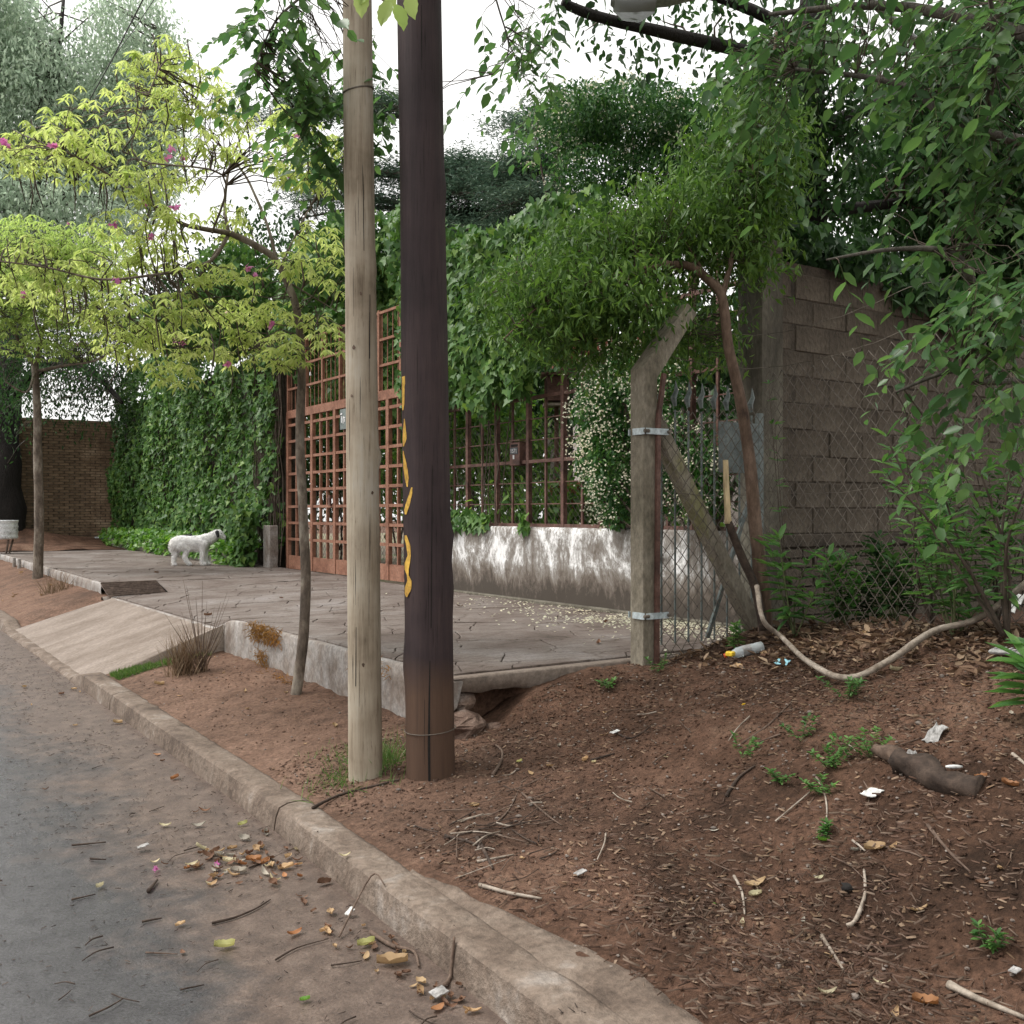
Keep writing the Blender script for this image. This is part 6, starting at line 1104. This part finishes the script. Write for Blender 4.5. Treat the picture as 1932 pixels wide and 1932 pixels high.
regs = [('brown', 'small brown dead leaf strewn on the soil bank', 'brown leaves on the bank', 18, 'bank'), ('tan', 'small tan dead leaf strewn on the soil bank', 'tan leaves on the bank', 22, 'bank'), ('grey', 'small grey dead leaf strewn on the soil bank', 'grey leaves on the bank', 10, 'bank'), ('brown', 'small brown dead leaf washed along the gutter', 'brown leaves in the gutter', 12, 'gut'), ('tan', 'small tan dead leaf washed along the gutter', 'tan leaves in the gutter', 12, 'gut'), ('tan', 'dry tan leaf in the litter along the fence foot', 'tan leaves by the fence', 26, 'top'), ('brown', 'dry brown leaf in the litter along the fence foot', 'brown leaves by the fence', 18, 'top'), ('tan', 'tan dead leaf on the narrow verge before the slab edge', 'leaves on the verge', 10, 'verge'), ('brown', 'brown dead leaf on the raised pavement', 'leaves on the pavement', 12, 'pave'), ('tan', 'pale dead leaf on the far verge below the white-trunked tree', 'leaves on the far verge', 12, 'far')]
for col, lb, grp, n, rg in regs:
    k = 0
    while k < n:
        if rg == 'bank': x, y = random.uniform(2.3, 5.2), random.uniform(1.0, 5.0); ok = True
        elif rg == 'gut': y = random.uniform(1.8, 13); x = 1.85 - abs(random.gauss(0, .45)); ok = x > .3
        elif rg == 'top': u = random.random(); x = lerp(4.55, 5.5, random.random()) - .35 * u; y = lerp(5.0, 2.4, u); ok = True
        elif rg == 'verge': x, y = random.uniform(2.15, 3.0), random.uniform(5.2, 9.2); ok = True
        elif rg == 'far': x, y = random.uniform(2.1, 3.0), random.uniform(14.2, 22); ok = True
        else: x, y = random.uniform(3.3, 6.2), random.uniform(5.5, 19); ok = True
        if not ok: continue
        z = S(x, y) + .006 if rg == 'pave' else gz(x, y); L = random.uniform(.025, .06) * (1.5 if rg in ('top', 'far', 'pave') else 1)
        fleaf(col, x, y, z, L, lb, grp); k += 1
for i in range(64):
    px, py = random.gauss(455, 70), random.gauss(1628, 24); q = ground_at(px, py)
    if q[0] < 1.86 + kx(q[1]): col = random.choice(('tan', 'orange', 'brown', 'brown', 'grey', 'cream')); fleaf(col, q[0], q[1], q[2] + .006 * random.random(), random.uniform(.03, .065), col + ' leaf in the drift of dead leaves against the kerb', col + ' leaves in the drift', None, None, .5)
for i in range(40):
    px, py = random.uniform(560, 900), 0; py = 1690 + (px - 560) * .66 + random.uniform(-40, 60); q = ground_at(px, py)
    if .6 < q[0] < 1.86 + kx(q[1]): col = random.choice(('tan', 'brown', 'brown')); fleaf(col, q[0], q[1], q[2], random.uniform(.02, .05), col + ' leaf bit along the foot of the near kerb', col + ' leaves at the near kerb', None, None, .4)
for px, py, lb in ((295, 1645, 'purple fallen blossom on the road left of the leaf drift'), (410, 1636, 'purple fallen blossom in the leaf drift')):
    q = ground_at(px, py); o = leaf_cloud('fallen_blossom', np.tile(q + np.array([0, 0, .01]), (4, 1)) + rnd3(4) * .006, rnd3(4), rnd3(4) * .6 + np.array([0, 0, 1]), .035, .03, T_PETALS, M['pink'], None, kind=None); tag(o, lb, 'flower')

def stick(m, pts, r, label, group=None, name='stick', r1=.45, cat='stick'):
    p = smooth_path(pts, 5); rr = [r * lerp(1, r1, i / (len(p) - 1)) for i in range(len(p))]; return tag(MB().tube(p, rr, 6, True, .25).build(name, M[m], None, True), label, cat, group)
def gpath(pts, r, lift=0.0): 
    out = []
    for p in pts: q = ground_at(*p[:2]); q[2] += r * .8 + lift + (p[2] if len(p) > 2 else 0); out.append(q)
    return out
stick('drywood', [P(1428, 1105, 6.2), P(1440, 1170, 6.05)] + gpath([(1475, 1238, .10), (1530, 1278, .06), (1600, 1296, .03), (1680, 1270, .05), (1760, 1225, .08)], .014) + [P(1850, 1165, 5.2), P(1960, 1080, 5.0)], .015, 'long pale curved branch sagging across the top of the bank', name='fallen_branch', r1=1.2, cat='branch')
for pts, r, m, lb in (([(590, 1527), (640, 1503), (720, 1482), (755, 1474)], .009, 'darkwood', 'dark twig lying in front of the pale pole foot'), ([(905, 1675), (960, 1690), (1022, 1703)], .010, 'drywood', 'pale barkless stick at the edge of the kerb strip'), ([(930, 1465), (945, 1440), (947, 1420), (935, 1410)], .010, 'midwood', 'hooked brown stick right of the dark pole'), ([(985, 1500), (1030, 1540), (1060, 1560)], .006, 'midwood', 'slanting twig above the twig pile'), ([(840, 1580), (890, 1595), (930, 1610)], .009, 'darkwood', 'thick dark stick in the twig pile'), ([(900, 1585), (915, 1615), (930, 1645)], .011, 'darkwood', 'forked dark stick at the front of the twig pile'), ([(850, 1575), (900, 1572), (960, 1580)], .005, 'drywood', 'thin pale twig across the twig pile'), ([(930, 1560), (960, 1530), (985, 1480)], .005, 'midwood', 'upright-leaning twig behind the twig pile'), ([(900, 1630), (940, 1622), (970, 1615)], .007, 'drywood', 'short grey stick in front of the twig pile'),
        ([(1115, 1438), (1160, 1425)], .008, 'darkwood', 'short dark stick in the bare red soil'), ([(1155, 1380), (1190, 1395), (1232, 1370)], .006, 'darkwood', 'thin curved twig below the concrete post'), ([(1370, 1505), (1395, 1470), (1425, 1447)], .008, 'darkwood', 'dark stick lying up the slope left of the seedlings'), ([(1400, 1405), (1450, 1370), (1495, 1325)], .007, 'midwood', 'long thin stick leaning up the bank below the fence'), ([(1598, 1755), (1615, 1740), (1632, 1690), (1630, 1650)], .009, 'drywood', 'smooth pale curved stick right of the black pod'), ([(1550, 1770), (1570, 1800), (1595, 1840)], .008, 'drywood', 'pale bent stick below the black pod'), ([(1790, 1865), (1850, 1895), (1932, 1930)], .013, 'drywood', 'stout pale stick at the lower right corner'), ([(1385, 1660), (1400, 1690), (1405, 1730)], .007, 'drywood', 'short pale twig through the large tan leaf'), ([(1750, 1560), (1790, 1610), (1830, 1650)], .007, 'midwood', 'kinked thin stick on the right slope'), ([(1910, 1430), (1932, 1445), (1960, 1470)], .007, 'drywood', 'pale twig at the right edge of the bank'), ([(1660, 1600), (1720, 1612), (1760, 1632)], .005, 'midwood', 'thin twig on the bank below the log'), ([(1540, 1470), (1555, 1500), (1560, 1540), (1548, 1585)], .005, 'drywood', 'arched thin stem standing on the bank'), ([(1600, 1440), (1640, 1500), (1620, 1560)], .004, 'midwood', 'thin bowed stem left of the log'), ([(1500, 1780), (1600, 1800), (1800, 1850), (1900, 1840)], .004, 'midwood', 'very long thin stem along the lower right soil'),
        ([(470, 1640), (560, 1600), (600, 1570)], .005, 'darkwood', 'long dark twig through the leaf drift'), ([(640, 1770), (700, 1690), (725, 1672)], .005, 'midwood', 'twig propped from the gutter onto the kerb'), ([(700, 1765), (740, 1790), (780, 1800), (790, 1830)], .010, 'midwood', 'long brown twig lying along the kerb foot'), ([(840, 1865), (850, 1845), (857, 1830)], .010, 'midwood', 'short thick twig on the silver scrap'), ([(135, 1700), (180, 1690)], .005, 'darkwood', 'short thin twig on the wet road'), ([(400, 1745), (440, 1735), (480, 1718), (510, 1700)], .006, 'darkwood', 'dark twig bundle stick on the silt edge'), ([(280, 1685), (297, 1665)], .010, 'darkwood', 'short black charred twig on the road'), ([(268, 1742), (305, 1736)], .006, 'darkwood', 'short dark twig low on the road'), ([(275, 1800), (335, 1803)], .004, 'midwood', 'straight thin twig on the wet asphalt'), ([(340, 1870), (385, 1860)], .004, 'darkwood', 'thin dark twig near the lower edge of the road'), ([(135, 1598), (200, 1592)], .006, 'darkwood', 'dark twig on the left of the road'), ([(170, 1622), (200, 1625)], .006, 'darkwood', 'stubby twig below the dark one on the left of the road'), ([(520, 1815), (560, 1790), (620, 1775)], .004, 'darkwood', 'bent thin twig in the silt')):
    stick(m, gpath(pts, r), r, lb)
for i in range(46):
    x, y = random.uniform(2.5, 5.0), random.uniform(1.0, 4.6); a = random.uniform(0, 6.28); l = random.uniform(.06, .24); p = []
    for u in (-.5, 0, .5): xx, y_ = x + l * u * math.cos(a), y + l * u * math.sin(a); p.append((xx + random.uniform(-.01, .01), y_, En(xx, y_) + .006 + .012 * random.random()))
    stick(random.choice(('midwood', 'drywood')), p, random.uniform(.0025, .005), 'thin twig bit strewn on the soil bank', 'twigs on the bank', 'twig', .6, 'twig')
for i in range(30):
    y = random.uniform(1.8, 7); x = random.uniform(.0, 1.7); a = random.uniform(0, 6.28); l = random.uniform(.05, .14); stick('darkwood', [(x, y, gz(x, y) + .005), (x + l * .5 * math.cos(a), y + l * .5 * math.sin(a), gz(x, y) + .009), (x + l * math.cos(a + .2), y + l * math.sin(a + .2), gz(x, y) + .005)], random.uniform(.002, .004), 'thin dark twig bit strewn on the wet road', 'twigs on the road', 'twig', .6, 'twig')
for i in range(34):
    px, py = random.gauss(930, 55), random.gauss(1575, 38); q = ground_at(px, py); a = random.gauss(.3, .9) - YAW; l = random.uniform(.08, .26); p = []
    for u in (-.5, 0, .5): xx, y_ = q[0] + l * u * math.cos(a), q[1] + l * u * math.sin(a); p.append((xx + random.uniform(-.012, .012), y_, En(xx, y_) + .006 + .02 * random.random()))
    stick(random.choice(('midwood', 'drywood', 'darkwood', 'darkwood')), p, random.uniform(.002, .0045), 'thin stick in the twig pile below the dark pole', 'sticks in the twig pile', 'twig', .6, 'twig')
stm = []
for k in range(6): b = MB(); b.stone((0, 0, 0), 1, .7); stm.append(b.mesh('pebble', M['pebble'], True))
for i in range(70):
    x, y = random.uniform(2.3, 5.1), random.uniform(1.0, 5.1); o = bpy.data.objects.new('pebble', stm[i % 6]); r = random.uniform(.007, .019); o.location = (x, y, En(x, y) + r * .2); o.scale = (r, r * random.uniform(.7, 1), r * .8); o.rotation_euler = (0, 0, random.random() * 6); link(o, None, 'small pale stone lying on the soil bank', 'stone', 'stones on the bank')

# log, rubble, rubbish
def fat(px, py, lift=0.0): q = ground_at(px, py); q[2] += lift; return q
lg = thing('rotten_log', fat(1720, 1460), 'short rotten log half buried in the bank', 'log')
limb(lg, 'heartwood', M['midwood'], [fat(1655, 1432, .035), fat(1690, 1448, .04), fat(1715, 1462, .03)], .026, .036, 9, .5); limb(lg, 'bark_shell', M['darkwood'], [fat(1698, 1452, .035), fat(1740, 1472, .035), fat(1780, 1488, .02), fat(1850, 1492, 0)], .048, .05, 12, .6)
for i, (dx, dy, z, r, lb) in enumerate(((-.02, -.02, .34, .13, 'large reddish lump of broken concrete under the slab corner'), (.15, -.10, .28, .10, 'angular broken concrete lump with a pale edge'), (.03, -.12, .24, .07, 'small concrete lump beside the dark pole'), (.02, .06, .46, .09, 'crumbled earthy lump in the undercut slab corner'))):
    b = MB(); b.stone((X0 + .08 + dx, 5.2 + dy, z), r, .8); tag(bevel(b.build('concrete_lump', M['concreteblk'], None), .012), lb, 'rubble')
tag(bevel(MB().add([(3.07, 5.36, .6), (3.07, 5.22, .6), (3.16, 5.19, .6), (3.07, 5.36, .36), (3.06, 5.24, .38), (3.12, 5.2, .44)], [(0, 1, 2), (5, 4, 3), (0, 3, 4, 1), (1, 4, 5, 2), (2, 5, 3, 0)]).build('slab_fragment', M['slabface'], None), .006), 'cracked whitish fragment at the broken slab corner', 'rubble')
def bottle(label, base, direction, L, r, capm):
    t = thing('plastic_bottle', base, label, 'bottle'); d = Vector(direction).normalized(); p0 = Vector(base)
    prof = [(0, .6), (.03, .95), (.2, 1), (.24, .92), (.28, 1), (.45, .96), (.6, 1), (.72, .95), (.85, .6), (.92, .38), (1, .36)]
    MB().tube([p0 + d * (L * u) for u, _ in prof], [r * k for _, k in prof], 14).build('body', M['plastic'], t, True); MB().tube([p0 + d * L, p0 + d * (L * 1.07)], r * .42, 10).build('cap', capm, t, True)
    MB().tube([p0 + d * (L * .35), p0 + d * (L * .58)], r * 1.02, 14, False).build('wrapper', M['greyp'] if capm is M['redcap'] else M['bluecap'], t, True)
b0 = fat(1440, 1232, .04); b1 = fat(1378, 1250, .05); bottle('crushed clear plastic bottle with red cap at the foot of the leaning tree', b0, b1 - b0, .24, .034, M['redcap'])
tag(bevel(MB().box(fat(1378, 1252, .06), (.05, .05, .03), .4).build('wrapper_scrap', M['yellowp'], None), .006), 'yellow wrapper scrap beside the bottle neck', 'litter scrap')
b0 = P(178, 1016, 26.5); bottle('clear plastic bottle with blue label by the brick wall', b0, (1, -.25, .0), .36, .05, M['bluecap'])
def scrap(px, py, m, s, label, seed, name='paper_scrap', up=0.02, flat=.4):
    r = random.Random(seed); q = fat(px, py, up); k = 5; rows = [[(q[0] + (i / k - .5) * s[0] + r.uniform(-.1, .1) * s[0] / k, q[1] + (j / k - .5) * s[1] + r.uniform(-.1, .1) * s[1] / k, q[2] + r.uniform(-1, 1) * s[0] * .09 * flat + (i / k - .5) * s[0] * .5 * flat) for j in range(k + 1)] for i in range(k + 1)]
    o = MB().grid(rows).build(name, M[m], None); so = o.modifiers.new('thick', 'SOLIDIFY'); so.thickness = .003; return tag(o, label, 'litter scrap')
scrap(1645, 1508, 'paper', (.07, .06), 'white torn plastic triangle left of the log', 1); scrap(1765, 1395, 'greyp', (.10, .06), 'crumpled grey plastic bag above the log', 2, 'plastic_scrap', .02, 1.2); scrap(1715, 1438, 'greyp', (.05, .04), 'twisted grey rag scrap behind the log', 3, 'plastic_scrap', .02, 1.4); scrap(1476, 1260, 'cyanp', (.035, .09), 'pale blue plastic tube scrap under the curved branch', 4, 'plastic_scrap', .03, 1.5)
scrap(660, 1728, 'paper', (.03, .03), 'small crumpled white paper at the kerb foot', 5, up=.015, flat=1.5); scrap(828, 1885, 'greyp', (.05, .05), 'silver foil scrap by the thick twig', 6, 'foil_scrap'); scrap(270, 1605, 'greyp', (.05, .03), 'silver scrap near the leaf drift', 7, 'foil_scrap'); scrap(1095, 1657, 'greyp', (.045, .03), 'grey scrap in the soil below the twig pile', 8, 'plastic_scrap'); scrap(1160, 1388, 'paper', (.05, .03), 'whitish scrap in the soil under the post', 9); scrap(1915, 1850, 'greyp', (.03, .025), 'small pale wrapper at the lower right', 10, 'wrapper_scrap'); scrap(1905, 1170, 'paper', (.16, .12), 'white plastic bag caught behind the fence at the right', 11, 'plastic_bag', .1, 1.6)
q = fat(1800, 1462, .03); tag(MB().tube([q + RX * a for a in (-.032, -.016, 0, .016, .032)], [.004, .007, .008, .007, .004], 8).build('white_lid', M['paper'], None, True), 'flattened white ribbed lid at the right of the log', 'lid')
q = fat(1918, 1245, .03); sh_ = thing('shoe_sole', q, 'grey ribbed shoe sole at the top right of the bank', 'shoe sole'); bevel(MB().box(q, (.10, .22, .02), .3).build('sole', M['greyp'], sh_), .008)
for k in range(7): MB().box((q[0], q[1] - .09 + k * .03, q[2] + .012), (.09, .008, .006), .3).build('tread', M['greyp'], sh_)
q = fat(1598, 1683, .012); pd = thing('black_pod', q, 'black wrinkled seed pod on the lower bank', 'pod'); b = MB(); b.stone(q, .024, .8); b.build('husk', M['crack'], pd, True); b = MB(); [b.tube([q, q + np.array([.02 * math.cos(a), .02 * math.sin(a), -.012])], .002, 4) for a in (0, 1.2, 2.6, 4, 5)]; b.build('barbs', M['crack'], pd)
q = fat(1403, 1342, .03); yf = thing('yellow_flower', q, 'tiny yellow flower standing in the red soil', 'flower'); MB().tube([q - np.array([0, 0, .04]), q], .0015, 4).build('stalk', M['vine'], yf); leaf_cloud('petals', np.tile(q, (3, 1)), rnd3(3), rnd3(3) * .3 + np.array([0, 0, 1]), .025, .025, T_PETALS, M['yellowp'], yf, kind=None)
for k, (px, py, m_, lb) in enumerate(((278, 1635, 'orange', 0),)): pass
for k, (yy_, xx_) in enumerate(((20.6, 3.02), (21.2, 3.02))): tag(bevel(MB().box((xx_, yy_, .58), (.05, .10, .34)).build('marker_stub', M['slabface'], None), .01), ('nearer', 'farther')[k] + ' of two short concrete stubs against the far slab edge', 'stub')
